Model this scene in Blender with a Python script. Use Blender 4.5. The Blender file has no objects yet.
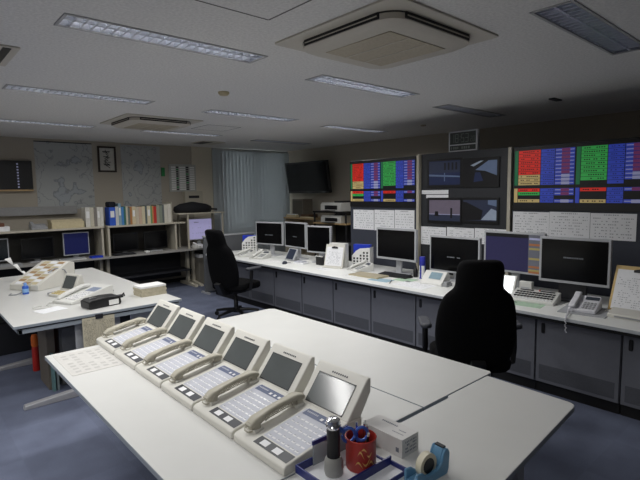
import bpy, bmesh, math, random
from mathutils import Vector, Matrix
random.seed(7)
C = bpy.context.scene.collection
PI = math.pi
D = bpy.data

# ------------------------------------------------------------------ camera
F = 479.6
R = Matrix(((0.747, 0.078, -0.660), (-0.664, 0.065, -0.745), (-0.015, 0.995, 0.101)))
EYE = Vector((0, 0, 1.7))
def ray(u, v): return R @ Vector((u - 320, 240 - v, -F))
def at_x(u, v, X): d = ray(u, v); t = X / d.x; return Vector((X, d.y * t, EYE.z + d.z * t))
def at_y(u, v, Y): d = ray(u, v); t = Y / d.y; return Vector((d.x * t, Y, EYE.z + d.z * t))
def at_z(u, v, Z): d = ray(u, v); t = (Z - EYE.z) / d.z; return Vector((d.x * t, d.y * t, Z))
cam_d = D.cameras.new('camera'); cam = D.objects.new('camera', cam_d); C.objects.link(cam)
zc = -Vector((-R[0][2], -R[1][2], -R[2][2])); zc.normalize()
xc = Vector((R[0][0], R[1][0], R[2][0])); xc = (xc - zc * xc.dot(zc)).normalized()
yc = zc.cross(xc)
cam.matrix_world = Matrix(((xc.x, yc.x, zc.x, 0), (xc.y, yc.y, zc.y, 0), (xc.z, yc.z, zc.z, 1.7), (0, 0, 0, 1)))
cam_d.sensor_width = 36; cam_d.lens = F / 640 * 36; cam_d.clip_start = 0.02
bpy.context.scene.camera = cam

# ------------------------------------------------------------------ materials
MATS = {}
def lin(c): return tuple(((x / 255) / 12.92 if x / 255 <= .04045 else ((x / 255 + .055) / 1.055) ** 2.4) for x in c)
def mat(name, rgb, rough=.5, metal=0, var=.06, scale=30, bump=0, emit=0, spec=.5, coat=0, trans=0):
    if name in MATS: return MATS[name]
    m = D.materials.new(name); m.use_nodes = True; nt = m.node_tree; b = nt.nodes['Principled BSDF']
    c = lin(rgb)
    b.inputs['Roughness'].default_value = rough; b.inputs['Metallic'].default_value = metal
    b.inputs['Specular IOR Level'].default_value = spec; b.inputs['Coat Weight'].default_value = coat
    b.inputs['Transmission Weight'].default_value = trans
    tc = nt.nodes.new('ShaderNodeTexCoord'); n = nt.nodes.new('ShaderNodeTexNoise')
    n.inputs['Scale'].default_value = scale; n.inputs['Detail'].default_value = 4
    nt.links.new(tc.outputs['Object'], n.inputs['Vector'])
    r = nt.nodes.new('ShaderNodeValToRGB')
    r.color_ramp.elements[0].position = .3; r.color_ramp.elements[1].position = .7
    r.color_ramp.elements[0].color = (*[max(0, x * (1 - var)) for x in c], 1)
    r.color_ramp.elements[1].color = (*[min(1, x * (1 + var)) for x in c], 1)
    nt.links.new(n.outputs['Fac'], r.inputs['Fac']); nt.links.new(r.outputs['Color'], b.inputs['Base Color'])
    if bump:
        bp = nt.nodes.new('ShaderNodeBump'); bp.inputs['Strength'].default_value = bump; bp.inputs['Distance'].default_value = .01
        nt.links.new(n.outputs['Fac'], bp.inputs['Height']); nt.links.new(bp.outputs['Normal'], b.inputs['Normal'])
    if emit:
        nt.links.new(r.outputs['Color'], b.inputs['Emission Color']); b.inputs['Emission Strength'].default_value = emit
    MATS[name] = m; return m

def carpet():
    m = D.materials.new('carpet'); m.use_nodes = True; nt = m.node_tree; b = nt.nodes['Principled BSDF']
    b.inputs['Roughness'].default_value = .95; b.inputs['Specular IOR Level'].default_value = .15
    tc = nt.nodes.new('ShaderNodeTexCoord')
    n1 = nt.nodes.new('ShaderNodeTexNoise'); n1.inputs['Scale'].default_value = 220; n1.inputs['Detail'].default_value = 3
    n2 = nt.nodes.new('ShaderNodeTexNoise'); n2.inputs['Scale'].default_value = 3.5; n2.inputs['Detail'].default_value = 3
    ck = nt.nodes.new('ShaderNodeTexChecker'); ck.inputs['Scale'].default_value = 2
    ck.inputs[1].default_value = (.96, .96, .96, 1); ck.inputs[2].default_value = (1.04, 1.04, 1.04, 1)
    for n in (n1, n2, ck): nt.links.new(tc.outputs['Object'], n.inputs['Vector'])
    r = nt.nodes.new('ShaderNodeValToRGB')
    r.color_ramp.elements[0].position = .3; r.color_ramp.elements[1].position = .72
    r.color_ramp.elements[0].color = (*lin((82, 87, 105)), 1); r.color_ramp.elements[1].color = (*lin((117, 124, 145)), 1)
    mx = nt.nodes.new('ShaderNodeMath'); mx.operation = 'MULTIPLY_ADD'; mx.inputs[1].default_value = .6
    ml = nt.nodes.new('ShaderNodeMath'); ml.operation = 'MULTIPLY'; ml.inputs[1].default_value = .4
    nt.links.new(n2.outputs['Fac'], ml.inputs[0]); nt.links.new(n1.outputs['Fac'], mx.inputs[0]); nt.links.new(ml.outputs[0], mx.inputs[2])
    nt.links.new(mx.outputs[0], r.inputs['Fac'])
    mm = nt.nodes.new('ShaderNodeMix'); mm.data_type = 'RGBA'; mm.blend_type = 'MULTIPLY'; mm.inputs['Factor'].default_value = 1
    nt.links.new(r.outputs['Color'], mm.inputs['A']); nt.links.new(ck.outputs['Color'], mm.inputs['B'])
    nt.links.new(mm.outputs['Result'], b.inputs['Base Color'])
    bp = nt.nodes.new('ShaderNodeBump'); bp.inputs['Strength'].default_value = .5; bp.inputs['Distance'].default_value = .004
    nt.links.new(n1.outputs['Fac'], bp.inputs['Height']); nt.links.new(bp.outputs['Normal'], b.inputs['Normal'])
    return m
def map_paper(name, seed):
    m = D.materials.new(name); m.use_nodes = True; nt = m.node_tree; b = nt.nodes['Principled BSDF']
    b.inputs['Roughness'].default_value = .55
    tc = nt.nodes.new('ShaderNodeTexCoord'); mp = nt.nodes.new('ShaderNodeMapping'); mp.inputs['Location'].default_value = (seed, seed * 2, seed)
    nt.links.new(tc.outputs['Object'], mp.inputs['Vector'])
    cols = []
    n = nt.nodes.new('ShaderNodeTexNoise'); n.inputs['Scale'].default_value = 2.2; n.inputs['Detail'].default_value = 7
    nt.links.new(mp.outputs['Vector'], n.inputs['Vector'])
    r = nt.nodes.new('ShaderNodeValToRGB'); e = r.color_ramp.elements
    base = lin((168, 171, 170)); line = lin((128, 132, 134)); sea = lin((158, 164, 169))
    e[0].position = 0; e[0].color = (*sea, 1); e[1].position = 1; e[1].color = (*base, 1)
    for p, c in ((.40, sea), (.415, line), (.43, base), (.515, base), (.523, line), (.532, base), (.60, base), (.607, line), (.615, base)):
        x = e.new(p); x.color = (*c, 1)
    nt.links.new(n.outputs['Fac'], r.inputs['Fac']); nt.links.new(r.outputs['Color'], b.inputs['Base Color'])
    return m

W2 = mat('console_laminate', (228, 229, 226), .4, var=.015, scale=6)
W = mat('white_laminate', (206, 206, 203), .38, var=.015, scale=6)
EDGE = mat('table_edging', (150, 158, 166), .5, var=.03)
LEG = mat('grey_metal', (168, 168, 172), .45, .2, var=.03)
CREAM = mat('cream_plastic', (212, 210, 202), .45, var=.02, scale=12)
WHITEP = mat('white_plastic', (214, 214, 210), .42, var=.02, scale=12)
HSET = mat('aged_cream_plastic', (176, 171, 155), .42, var=.03, scale=12)
GREYP = mat('grey_plastic', (150, 152, 155), .45, var=.03)
SILVER = mat('silver_plastic', (178, 180, 184), .4, .1, var=.03)
LCD = mat('lcd_grey', (90, 94, 94), .15, var=.08, scale=5, spec=.6)
LCDB = mat('lcd_glossy', (60, 66, 76), .28, var=.05, spec=.7)
KEYS = mat('white_keys', (238, 238, 240), .22, var=.01)
LABELB = mat('slate_label', (88, 98, 128), .5, var=.05)
LABELD = mat('charcoal_label', (52, 54, 60), .45, var=.05)
LABELW = mat('key_sheet', (186, 188, 198), .5, var=.03)
INK = mat('printed_ink', (70, 72, 80), .7, var=.1)
INKL = mat('pale_ink', (160, 162, 168), .7, var=.1)
PAPER = mat('paper', (232, 233, 236), .8, var=.02)
PAPERW = mat('bright_paper', (232, 232, 230), .8, var=.02)
BEIGE = mat('beige_paper', (196, 184, 150), .8, var=.06)
BLACK = mat('black_plastic', (16, 16, 18), .4, var=.1)
DARK = mat('dark_plastic', (34, 35, 40), .5, var=.1)
FABRIC = mat('black_fabric', (9, 9, 11), .95, var=.3, scale=180, bump=.3, spec=.15)
SCREEN = mat('black_screen', (9, 9, 11), .2, var=.1, spec=.3)
CAB = mat('cabinet_grey', (112, 114, 122), .5, .1, var=.03, scale=20)
CABV = mat('vent_grey', (84, 86, 93), .6, .1, var=.2, scale=260, bump=.4)
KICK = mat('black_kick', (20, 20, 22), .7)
NAVY = mat('navy_panel', (52, 56, 68), .6, var=.04)
NAVYD = mat('charcoal_panel', (38, 40, 45), .5, var=.04)
WALLM = mat('wall_paint', (170, 163, 150), .85, var=.03, scale=60, bump=.08)
WALLL = mat('pale_wall_panel', (206, 198, 180), .8, var=.02)
CEIL = mat('ceiling_board', (222, 220, 217), .92, var=.10, scale=60, bump=.3)
BLIND = mat('blind_cloth', (160, 165, 168), .85, var=.05, scale=40)
nt_ = BLIND.node_tree; tr_ = nt_.nodes.new('ShaderNodeBsdfTranslucent'); tr_.inputs[0].default_value = (.5, .54, .57, 1); mx_ = nt_.nodes.new('ShaderNodeMixShader'); mx_.inputs[0].default_value = .25
nt_.links.new(nt_.nodes['Principled BSDF'].outputs[0], mx_.inputs[1]); nt_.links.new(tr_.outputs[0], mx_.inputs[2]); nt_.links.new(mx_.outputs[0], nt_.nodes['Material Output'].inputs[0])
ALU = mat('aluminium', (215, 218, 226), .22, 1, var=.02)
FIXW = mat('fixture_white', (170, 170, 170), .5, var=.02)
TUBE = mat('tube_glass', (225, 228, 230), .3, var=.01)
LIT = mat('lit_tube', (255, 250, 240), .5, var=0, emit=5)
ACW = mat('aircon_white', (196, 190, 178), .5, var=.02)
ACG = mat('aircon_grille', (176, 166, 146), .6, var=.08, scale=60)
DESKG = mat('desk_grey', (150, 148, 144), .5, var=.03)
SHELFW = mat('shelf_cream', (186, 180, 164), .5, var=.03)
WOOD = mat('pale_wood', (186, 158, 116), .55, var=.12, scale=14)
DWOOD = mat('dark_wood', (40, 28, 20), .4, var=.2, scale=14)
BLUE = mat('blue_plastic', (28, 58, 190), .4, var=.05)
BLUED = mat('deep_blue_plastic', (30, 40, 110), .35, var=.05)
TEAL = mat('dusty_blue_plastic', (92, 138, 172), .35, var=.04)
RED = mat('red_plastic', (178, 40, 34), .45, var=.05)
REDCUP = mat('red_tin', (168, 48, 40), .4, var=.15, scale=16)
GOLD = mat('gold_print', (206, 160, 96), .5, var=.15, scale=30)
ORANGE = mat('orange_plastic', (222, 110, 40), .5, var=.05)
GREENP = mat('pale_green_paper', (176, 204, 178), .8, var=.03)
BLUEP = mat('pale_blue_paper', (150, 180, 196), .8, var=.04)
GREEN = mat('green_plastic', (40, 130, 70), .5)
TAPE = mat('clear_tape', (206, 200, 178), .3, var=.03)
CHROME = mat('chrome', (215, 215, 218), .15, 1, var=.02)
GLASS = mat('clear_sleeve', (200, 206, 212), .15, var=.02, trans=.6)
YELLOW = mat('yellow_print', (196, 176, 110), .6)
RUBBER = mat('rubber', (24, 24, 26), .8)
ES = .72
def em(name, rgb, s=1.0): return mat(name, rgb, .4, var=.04, emit=s * ES)
E_RED = em('screen_red', (190, 36, 26), .55); E_GRN = em('screen_green', (48, 150, 70), .55); E_DGR = em('screen_dark_green', (24, 96, 60), .5)
E_BLU = em('screen_blue', (44, 62, 160), .55); E_BEI = em('screen_tan', (170, 150, 100), .5); E_MAG = em('screen_plum', (104, 44, 86), .5)
E_WHT = em('screen_pale', (140, 142, 172), .45); E_BLK = em('screen_ink', (12, 12, 16), .1)
E_PUR = em('screen_indigo', (34, 32, 66), .5); E_NAVY = em('screen_navy', (12, 18, 66), .55); E_LAV = em('screen_lavender', (150, 146, 184), .75)
E_DIM = em('screen_dim_text', (120, 124, 130), .12); E_LIT = em('screen_bright', (240, 246, 250), 1.3); E_ORG = em('screen_orange', (150, 96, 60), .3)
E_YEL = em('screen_yellow', (150, 138, 84), .3); E_GRY = em('screen_grey', (92, 94, 104), .3)
E_SKY = em('screen_sky', (84, 98, 124), .35); E_ROAD = em('screen_slate', (36, 42, 62), .35); E_DUSK = em('screen_dusk', (96, 88, 102), .35); E_SNOW = em('screen_snow', (128, 138, 154), .35); E_DEEP = em('screen_deep', (24, 34, 66), .35)

# ------------------------------------------------------------------ mesh builder
class MB:
    def __init__(s): s.v = []; s.f = []; s.m = []; s.x = Matrix.Identity(4)
    def add(s, vs, fs, m=0):
        o = len(s.v); s.v += [s.x @ Vector(p) for p in vs]
        s.f += [[i + o for i in f] for f in fs]; s.m += [m] * len(fs); return s
    def box(s, x0, x1, y0, y1, z0, z1, m=0):
        return s.add([(x0, y0, z0), (x1, y0, z0), (x1, y1, z0), (x0, y1, z0), (x0, y0, z1), (x1, y0, z1), (x1, y1, z1), (x0, y1, z1)],
                     [(0, 3, 2, 1), (4, 5, 6, 7), (0, 1, 5, 4), (1, 2, 6, 5), (2, 3, 7, 6), (3, 0, 4, 7)], m)
    def prism(s, poly, ax, a, b, m=0):
        def P(p, t): return {'x': (t, p[0], p[1]), 'y': (p[0], t, p[1]), 'z': (p[0], p[1], t)}[ax]
        n = len(poly); vs = [P(p, a) for p in poly] + [P(p, b) for p in poly]
        return s.add(vs, [list(range(n))[::-1], list(range(n, 2 * n))] + [(i, (i + 1) % n, n + (i + 1) % n, n + i) for i in range(n)], m)
    def quad(s, a, b, c, d, m=0): return s.add([a, b, c, d], [(0, 1, 2, 3)], m)
    def tube(s, pts, r, m=0, n=8):
        pts = [Vector(p) for p in pts]; rs = r if isinstance(r, (list, tuple)) else [r] * len(pts); vs = []
        up = Vector((0, 0, 1))
        for i, p in enumerate(pts):
            t = (pts[min(i + 1, len(pts) - 1)] - pts[max(i - 1, 0)]).normalized()
            a = t.cross(up if abs(t.z) < .95 else Vector((1, 0, 0))).normalized(); b = a.cross(t)
            vs += [p + (a * math.cos(2 * PI * k / n) + b * math.sin(2 * PI * k / n)) * rs[i] for k in range(n)]
        fs = [(i * n + k, i * n + (k + 1) % n, (i + 1) * n + (k + 1) % n, (i + 1) * n + k) for i in range(len(pts) - 1) for k in range(n)]
        fs += [list(range(n))[::-1], list(range((len(pts) - 1) * n, len(pts) * n))]
        return s.add(vs, fs, m)
    def lathe(s, prof, c=(0, 0, 0), m=0, n=24):
        vs = [(c[0] + r * math.cos(2 * PI * k / n), c[1] + r * math.sin(2 * PI * k / n), c[2] + z) for r, z in prof for k in range(n)]
        fs = [(i * n + k, i * n + (k + 1) % n, (i + 1) * n + (k + 1) % n, (i + 1) * n + k) for i in range(len(prof) - 1) for k in range(n)]
        fs += [list(range(n))[::-1], list(range((len(prof) - 1) * n, len(prof) * n))]
        return s.add(vs, fs, m)
    def build(s, name, mats, parent=None, bevel=0, loc=None, rotz=0, segs=2, ang=40):
        me = D.meshes.new(name); me.from_pydata(s.v, [], s.f)
        for mm in (mats if isinstance(mats, (list, tuple)) else [mats]): me.materials.append(mm)
        for p, i in zip(me.polygons, s.m): p.material_index = i
        bm = bmesh.new(); bm.from_mesh(me)
        bmesh.ops.recalc_face_normals(bm, faces=[f for f in bm.faces])
        bm.to_mesh(me); bm.free()
        for p in me.polygons: p.use_smooth = True
        me.set_sharp_from_angle(angle=math.radians(ang))
        o = D.objects.new(name, me); C.objects.link(o)
        if parent: o.parent = parent
        if loc: o.location = loc
        o.rotation_euler.z = rotz
        if bevel:
            b = o.modifiers.new('bevel', 'BEVEL'); b.width = bevel; b.segments = segs; b.limit_method = 'ANGLE'; b.angle_limit = math.radians(35)
        return o
def tag(o, label, cat, group=None, kind=None):
    o['label'] = label; o['category'] = cat
    if group: o['group'] = group
    if kind: o['kind'] = kind
    return o
def thing(name, label, cat, loc=(0, 0, 0), rotz=0, group=None):
    o = D.objects.new(name, None); C.objects.link(o); o.location = loc; o.rotation_euler.z = rotz; o.empty_display_size = .1
    return tag(o, label, cat, group)
def struct(o): o['kind'] = 'structure'; return o
def dup(root, loc, rotz, label, group=None):
    r = root.copy(); C.objects.link(r); r.location = loc; r.rotation_euler.z = rotz; r['label'] = label
    if group: r['group'] = group
    for ch in list(root.children):
        c = ch.copy(); C.objects.link(c); c.parent = r
        for g in ch.children:
            d = g.copy(); C.objects.link(d); d.parent = c
    return r
def rrect(w, h, r, n=5, cx=0, cy=0):
    out = []
    for (sx, sy, a0) in ((1, 1, 0), (-1, 1, PI / 2), (-1, -1, PI), (1, -1, 3 * PI / 2)):
        for k in range(n + 1):
            a = a0 + PI / 2 * k / n; out.append((cx + sx * (w / 2 - r) + r * math.cos(a), cy + sy * (h / 2 - r) + r * math.sin(a)))
    return out
def glyph_row(b, x0, x1, z, h, y, m, fill=.8, cw=None):
    """a line of small marks on the plane y (facing -y)"""
    x = x0; cw = cw or h * .9
    while x < x1:
        w = cw * random.uniform(.6, 1)
        if random.random() < fill: b.quad((x, y, z), (min(x + w, x1), y, z), (min(x + w, x1), y, z + h), (x, y, z + h), m)
        x += cw * 1.25
RX = -PI / 2          # things that face the aisle (-X)

# ================================================================== SETTING
XR, YB, ZC, XL, YN = 6.7, 8.7, 2.6, -4.2, -2.6
o = struct(MB().quad((XL, YN, 0), (XR, YN, 0), (XR, YB, 0), (XL, YB, 0)).build('floor', carpet()))
# ceiling with openings for the recessed fixtures
LW, LH = 1.20, .185
lights = [  # x, y, label, lit
 (1.325, 2.79, 'recessed louvre light at upper left, nearest one over the phone table', 30),
 (1.375, 4.75, 'recessed louvre light over the left table, between square air conditioners', 16),
 (3.18, 2.94, 'recessed louvre light just behind the large square air conditioner', 34),
 (3.14, 1.09, 'big recessed louvre light reflecting green and blue at upper right', 0),
 (3.27, 4.85, 'recessed louvre light right of the small round smoke detector', 32),
 (5.11, 3.08, 'recessed louvre light nearest the digital clock', 0),
 (3.35, 6.84, 'recessed louvre light to the right of the far air conditioner', 20),
 (1.47, 6.86, 'recessed louvre light left of the far air conditioner, near the wall maps', 18),
 (5.36, 7.05, 'recessed louvre light near the top of the window blind', 0),
 (5.16, 5.0, 'recessed louvre light above the left half of the status boards', 18),
 (-.45, 3.47, 'lit recessed louvre light nearest the left table, beyond the left frame edge', 40),
 (-2.6, 4.75, 'lit recessed louvre light by the left wall level with the left table', 36),
 (-2.6, 2.6, 'lit recessed louvre light by the left wall level with the phone table', 36),
 (-2.6, .6, 'lit recessed louvre light by the left wall behind the camera', 30),
 (-.5, .3, 'lit recessed louvre light above where the photographer stands', 20),
]
holes = [(x - LW / 2, x + LW / 2, y - LH / 2, y + LH / 2) for x, y, _, _ in lights]
xs = sorted({XL, XR} | {v for h in holes for v in h[:2]}); ys = sorted({YN, YB} | {v for h in holes for v in h[2:]})
b = MB()
for i in range(len(xs) - 1):
    for j in range(len(ys) - 1):
        mx, my = (xs[i] + xs[i + 1]) / 2, (ys[j] + ys[j + 1]) / 2
        if any(h[0] < mx < h[1] and h[2] < my < h[3] for h in holes): continue
        b.quad((xs[i], ys[j], ZC), (xs[i + 1], ys[j], ZC), (xs[i + 1], ys[j + 1], ZC), (xs[i], ys[j + 1], ZC))
struct(b.build('ceiling', CEIL))
# walls with real thickness; the back wall has a window opening behind the blind
WX0, WX1, WZ0, WZ1 = 4.95, 6.62, .8, 2.55
b = MB(); b.box(XL, WX0, YB, YB + .12, 0, ZC); b.box(WX1, XR, YB, YB + .12, 0, ZC); b.box(WX0, WX1, YB, YB + .12, 0, WZ0); b.box(WX0, WX1, YB, YB + .12, WZ1, ZC)
struct(b.build('wall_back', WALLM))
struct(MB().box(XR, XR + .12, YN, YB + .12, 0, ZC).build('wall_right', WALLM))
struct(MB().box(XL - .12, XL, YN, YB + .12, 0, ZC).build('wall_left', WALLM))
struct(MB().box(XL, XR, YN - .12, YN, 0, ZC).build('wall_near', WALLM))
struct(MB().box(XL, 4.82, YB - .012, YB, 0, .07).build('baseboard_back', NAVYD))
struct(MB().box(4.40, 4.83, YB - .02, YB, .07, ZC).build('trim_1', WALLL))   # pale pilaster beside the blind
b = MB(); b.box(WX0, WX0 + .05, YB + .03, YB + .08, WZ0, WZ1); b.box(WX1 - .05, WX1, YB + .03, YB + .08, WZ0, WZ1); b.box(WX0, WX1, YB + .03, YB + .08, WZ0, WZ0 + .05); b.box(WX0, WX1, YB + .03, YB + .08, WZ1 - .05, WZ1); b.box(5.76, 5.81, YB + .03, YB + .08, WZ0, WZ1)
win = struct(b.build('window_1', ALU))
g = MB().box(WX0, WX1, YB + .05, YB + .056, WZ0, WZ1).build('window_pane', mat('window_glass', (235, 240, 240), .02, trans=1, var=0), win)

# vertical blind of many slats
bl = thing('vertical_blind', 'tall grey vertical blind closed over the window in the far corner', 'blind', (5.72, YB - .14, 0))
b = MB(); n = 22; sw = 1.86 / n
for k in range(n):
    x = -.93 + sw * k; a = .022
    b.add([(x, a, .04), (x + sw * 1.3, -a, .04), (x + sw * 1.3, -a, 2.55), (x, a, 2.55)], [(0, 1, 2, 3)])
b.build('slats', BLIND, bl); MB().box(-.94, .94, -.02, .02, 2.545, 2.585).build('head_rail', FIXW, bl, .004)
b = MB(); b.tube([(-.74, -.03, 2.49), (-.74, -.03, 1.2)], .006); b.build('pull_cord', FIXW, bl)

# ------------------------------------------------------------------ lamps
def fixture(x, y, label, lit):
    t = thing('ceiling_light', label, 'ceiling light', (x, y, ZC), 0, 'recessed ceiling lights')
    b = MB(); w, h = LW / 2, LH / 2; d = .11
    b.quad((-w, -h, d), (w, -h, d), (w, h, d), (-w, h, d))
    for q in (((-w, -h), (w, -h)), ((w, -h), (w, h)), ((w, h), (-w, h)), ((-w, h), (-w, -h))):
        b.quad((*q[0], 0), (*q[1], 0), (*q[1], d), (*q[0], d))
    b.build('housing', ALU, t)
    b = MB(); e = .016
    b.box(-w - e, w + e, -h - e, -h, -.006, 0); b.box(-w - e, w + e, h, h + e, -.006, 0); b.box(-w - e, -w, -h, h, -.006, 0); b.box(w, w + e, -h, h, -.006, 0)
    b.build('frame', FIXW, t)
    b = MB(); n = 22
    for k in range(1, n):
        xx = -w + LW * k / n
        b.prism([(xx - .005, .002), (xx + .005, .002), (xx + .0055, .05), (xx - .0055, .05)], 'y', -h, h)
    b.prism([(-.006, .002), (.006, .002), (.02, .05), (-.02, .05)], 'x', -w, w)
    b.prism([(-h, .002), (-h + .012, .05), (-h, .05)], 'x', -w, w); b.prism([(h, .002), (h, .05), (h - .012, .05)], 'x', -w, w)
    b.build('louvre', mat('louvre_satin', (214, 218, 228), .35, .55, var=.02), t)
    for s in (-1, 1):
        MB().tube([(-w + .03, s * h * .5, .075), (w - .03, s * h * .5, .075)], .013, n=10).build('fluorescent_tube', LIT if lit else TUBE, t)
for L in lights: fixture(*L)

def area(name, loc, rot, sx, sy, power, col=(1, 1, 1)):
    l = D.lights.new(name, 'AREA'); l.shape = 'RECTANGLE'; l.size = sx; l.size_y = sy; l.energy = power; l.color = col
    o = D.objects.new(name, l); C.objects.link(o); o.location = loc; o.rotation_euler = rot; return o
KEYP = 0.56   # the deep louvres keep each lamp's beam off the walls and ceiling
for x, y, _, lit in lights:
    if lit: area('lamp_light', (x, y, ZC - .012), (0, 0, 0), LW, LH, lit * KEYP, (1, .99, .97)).data.spread = math.radians(170 if x < 0 else 160)
area('window_daylight', (5.78, YB + .2, 1.7), (-PI / 2, 0, 0), 1.6, 1.6, 18, (.98, 1, 1))
w = D.worlds.new('world'); bpy.context.scene.world = w; w.use_nodes = True
w.node_tree.nodes['Background'].inputs[0].default_value = (.6, .7, .8, 1); w.node_tree.nodes['Background'].inputs[1].default_value = .02

# ------------------------------------------------------------------ ceiling cassettes
def cassette(x, y, label):
    t = thing('air_conditioner', label, 'air conditioner', (x, y, ZC), 0, 'ceiling cassette air conditioners')
    MB().prism(rrect(.95, .95, .02), 'z', -.012, 0).build('flange', ACW, t, .003)
    b = MB(); p0 = rrect(.77, .77, .13, 6); p1 = rrect(.77, .77, .13, 6); p2 = rrect(.70, .70, .12, 6); n = len(p0)
    vs = [(*p, -.012) for p in p0] + [(*p, -.049) for p in p1] + [(*p, -.066) for p in p2]
    fs = [(i, (i + 1) % n, n + (i + 1) % n, n + i) for i in range(n)] + [(n + i, n + (i + 1) % n, 2 * n + (i + 1) % n, 2 * n + i) for i in range(n)] + [list(range(2 * n, 3 * n))]
    b.add(vs, fs); b.build('body', ACW, t)
    b = MB()
    for k in range(4):
        b.x = Matrix.Rotation(k * PI / 2, 4, 'Z'); b.box(-.29, .29, -.3885, -.375, -.045, -.0125, 0)
        b.box(-.28, .28, -.392, -.38, -.033, -.028, 1)
    b.build('air_outlet', [BLACK, ACW], t)
    pr = rrect(.776, .776, .133, 6); MB().prism(pr, 'z', -.019, -.0121).build('shadow_gap', mat('gap_grey', (60, 58, 54), .6), t)
    b = MB(); b.box(-.25, .25, -.25, .25, -.070, -.06, 0)
    for xx in (-.085, .085): b.box(xx - .004, xx + .004, -.25, .25, -.0725, -.069, 1)
    b.build('intake_grille', [ACG, ACW], t)
    return t
cassette(2.275, 1.955, 'large square ceiling air conditioner at the top centre of the photo')
cassette(2.50, 5.98, 'smaller looking square ceiling air conditioner far off above the bookshelves')

t = thing('smoke_detector', 'small round cream smoke detector on the ceiling left of centre', 'smoke detector', (2.30, 3.87, ZC))
MB().lathe([(.0, 0), (.05, 0), (.05, -.014), (.035, -.03), (.0, -.032)]).build('body', mat('detector_cream', (190, 176, 140), .5), t)
tag(MB().lathe([(.0, 0), (.04, 0), (.036, -.016), (0, -.018)]).build('sprinkler_cover', ACG, loc=(5.62, 4.135, ZC)), 'small round cap on the ceiling above the status boards', 'ceiling fitting')
tag(MB().box(-.09, .09, -.03, .03, -.012, 0).build('ceiling_sensor', DARK, loc=(5.13, 2.14, ZC)), 'small dark slot on the ceiling above the right status board', 'ceiling fitting')
t = thing('ceiling_speaker', 'narrow slotted fitting on the ceiling at the left photo edge', 'ceiling fitting', (.60, 3.72, ZC))
MB().box(-.055, .055, -.26, .26, -.012, 0).build('frame', ACW, t, .003); MB().box(-.035, .01, -.24, .24, -.016, -.012).build('slot', BLACK, t)
def hatch(cx, cy, w, h, label):
    b = MB(); e = .005
    b.box(-w / 2, w / 2, -h / 2 - e, -h / 2 + e, -.002, 0); b.box(-w / 2, w / 2, h / 2 - e, h / 2 + e, -.002, 0)
    b.box(-w / 2 - e, -w / 2 + e, -h / 2, h / 2, -.002, 0); b.box(w / 2 - e, w / 2 + e, -h / 2, h / 2, -.002, 0)
    t = thing('ceiling_hatch', label, 'hatch', (cx, cy, ZC), 0, 'ceiling hatches')
    b.build('edge_strip', mat('hatch_line', (90, 88, 86), .6), t)
    MB().box(-w / 2 + e, w / 2 - e, -h / 2 + e, h / 2 - e, -.001, 0).build('panel', CEIL, t)
hatch(1.34, 1.92, .42, .42, 'square ceiling hatch outlined left of the large air conditioner')
hatch(3.45, 6.05, .5, .5, 'square ceiling hatch outlined right of the far air conditioner')
t = thing('ceiling_vent', 'small vent grille on the ceiling above the far blind', 'vent', (4.3, 7.83, ZC))
MB().box(-.22, .22, -.22, .22, -.012, 0).build('frame', ACW, t, .003); MB().box(-.2, -.02, -.2, .2, -.016, -.012).build('slot', DARK, t)

# ================================================================== FOREGROUND TABLES
def slab(name, poly, z1, th, parent):
    b = MB(); b.prism(poly, 'z', z1 - th, z1)
    o = b.build(name, [W, EDGE], parent, .003)
    for p in o.data.polygons:
        if abs(p.normal.z) < .5: p.material_index = 1
    return o
def tfoot(b, x0, x1, y, xp):
    b.prism([(x0, 0), (x1, 0), (x1, .02), (xp + .04, .06), (xp - .04, .06), (x0, .022)], 'y', y - .03, y + .03)
    b.box(xp - .035, xp + .035, y - .025, y + .025, .05, .67)
    b.box(xp - .25, xp + .25, y - .02, y + .02, .64, .672)
t = thing('phone_table', 'long white table carrying the row of cream operator phones', 'table', (0, 0, 0))
slab('tabletop', [(.635, 1.283), (1.757, 1.283), (1.757, 3.335), (.635, 3.335)], .70, .026, t)
for yy in (1.6, 3.05):
    b = MB(); tfoot(b, 1.12, 1.70, yy, 1.4); b.build('leg', LEG, t, .004)
MB().box(1.2, 1.6, 3.24, 3.26, .10, .66).build('end_panel', LEG, t, .003)
t = thing('centre_table', 'empty white table between the phone table and the grey console', 'table', (0, 0, 0))
slab('tabletop', [(1.763, 1.283), (2.37, 1.283), (2.39, 1.30), (2.39, 3.30), (2.355, 3.335), (1.763, 3.335)], .70, .026, t)
for yy in (1.6, 3.05):
    b = MB(); tfoot(b, 1.80, 2.34, yy, 2.08); b.build('leg', LEG, t, .004)
t = thing('side_table', 'white table in the right foreground under the tape dispenser', 'table', (0, 0, 0))
pl = [(.64, 1.277), (.64, .685)] + [(2.255 + .045 * math.sin(a), .857 - .045 * math.cos(a)) for a in [k * PI / 12 for k in range(7)]] + [(2.318, 1.277), (1.95, 1.277), (1.93, 1.262), (1.57, 1.262), (1.55, 1.277)]
slab('tabletop', pl, .70, .026, t)
b = MB(); tfoot(b, 1.95, 2.25, 1.0, 2.1); b.build('leg', LEG, t, .004)
b = MB(); tfoot(b, .7, 1.0, 1.0, .85); b.build('leg', LEG, t, .004)
MB().box(1.0, 1.95, 1.20, 1.215, .30, .67).build('modesty_panel', LEG, t, .002)
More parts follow.
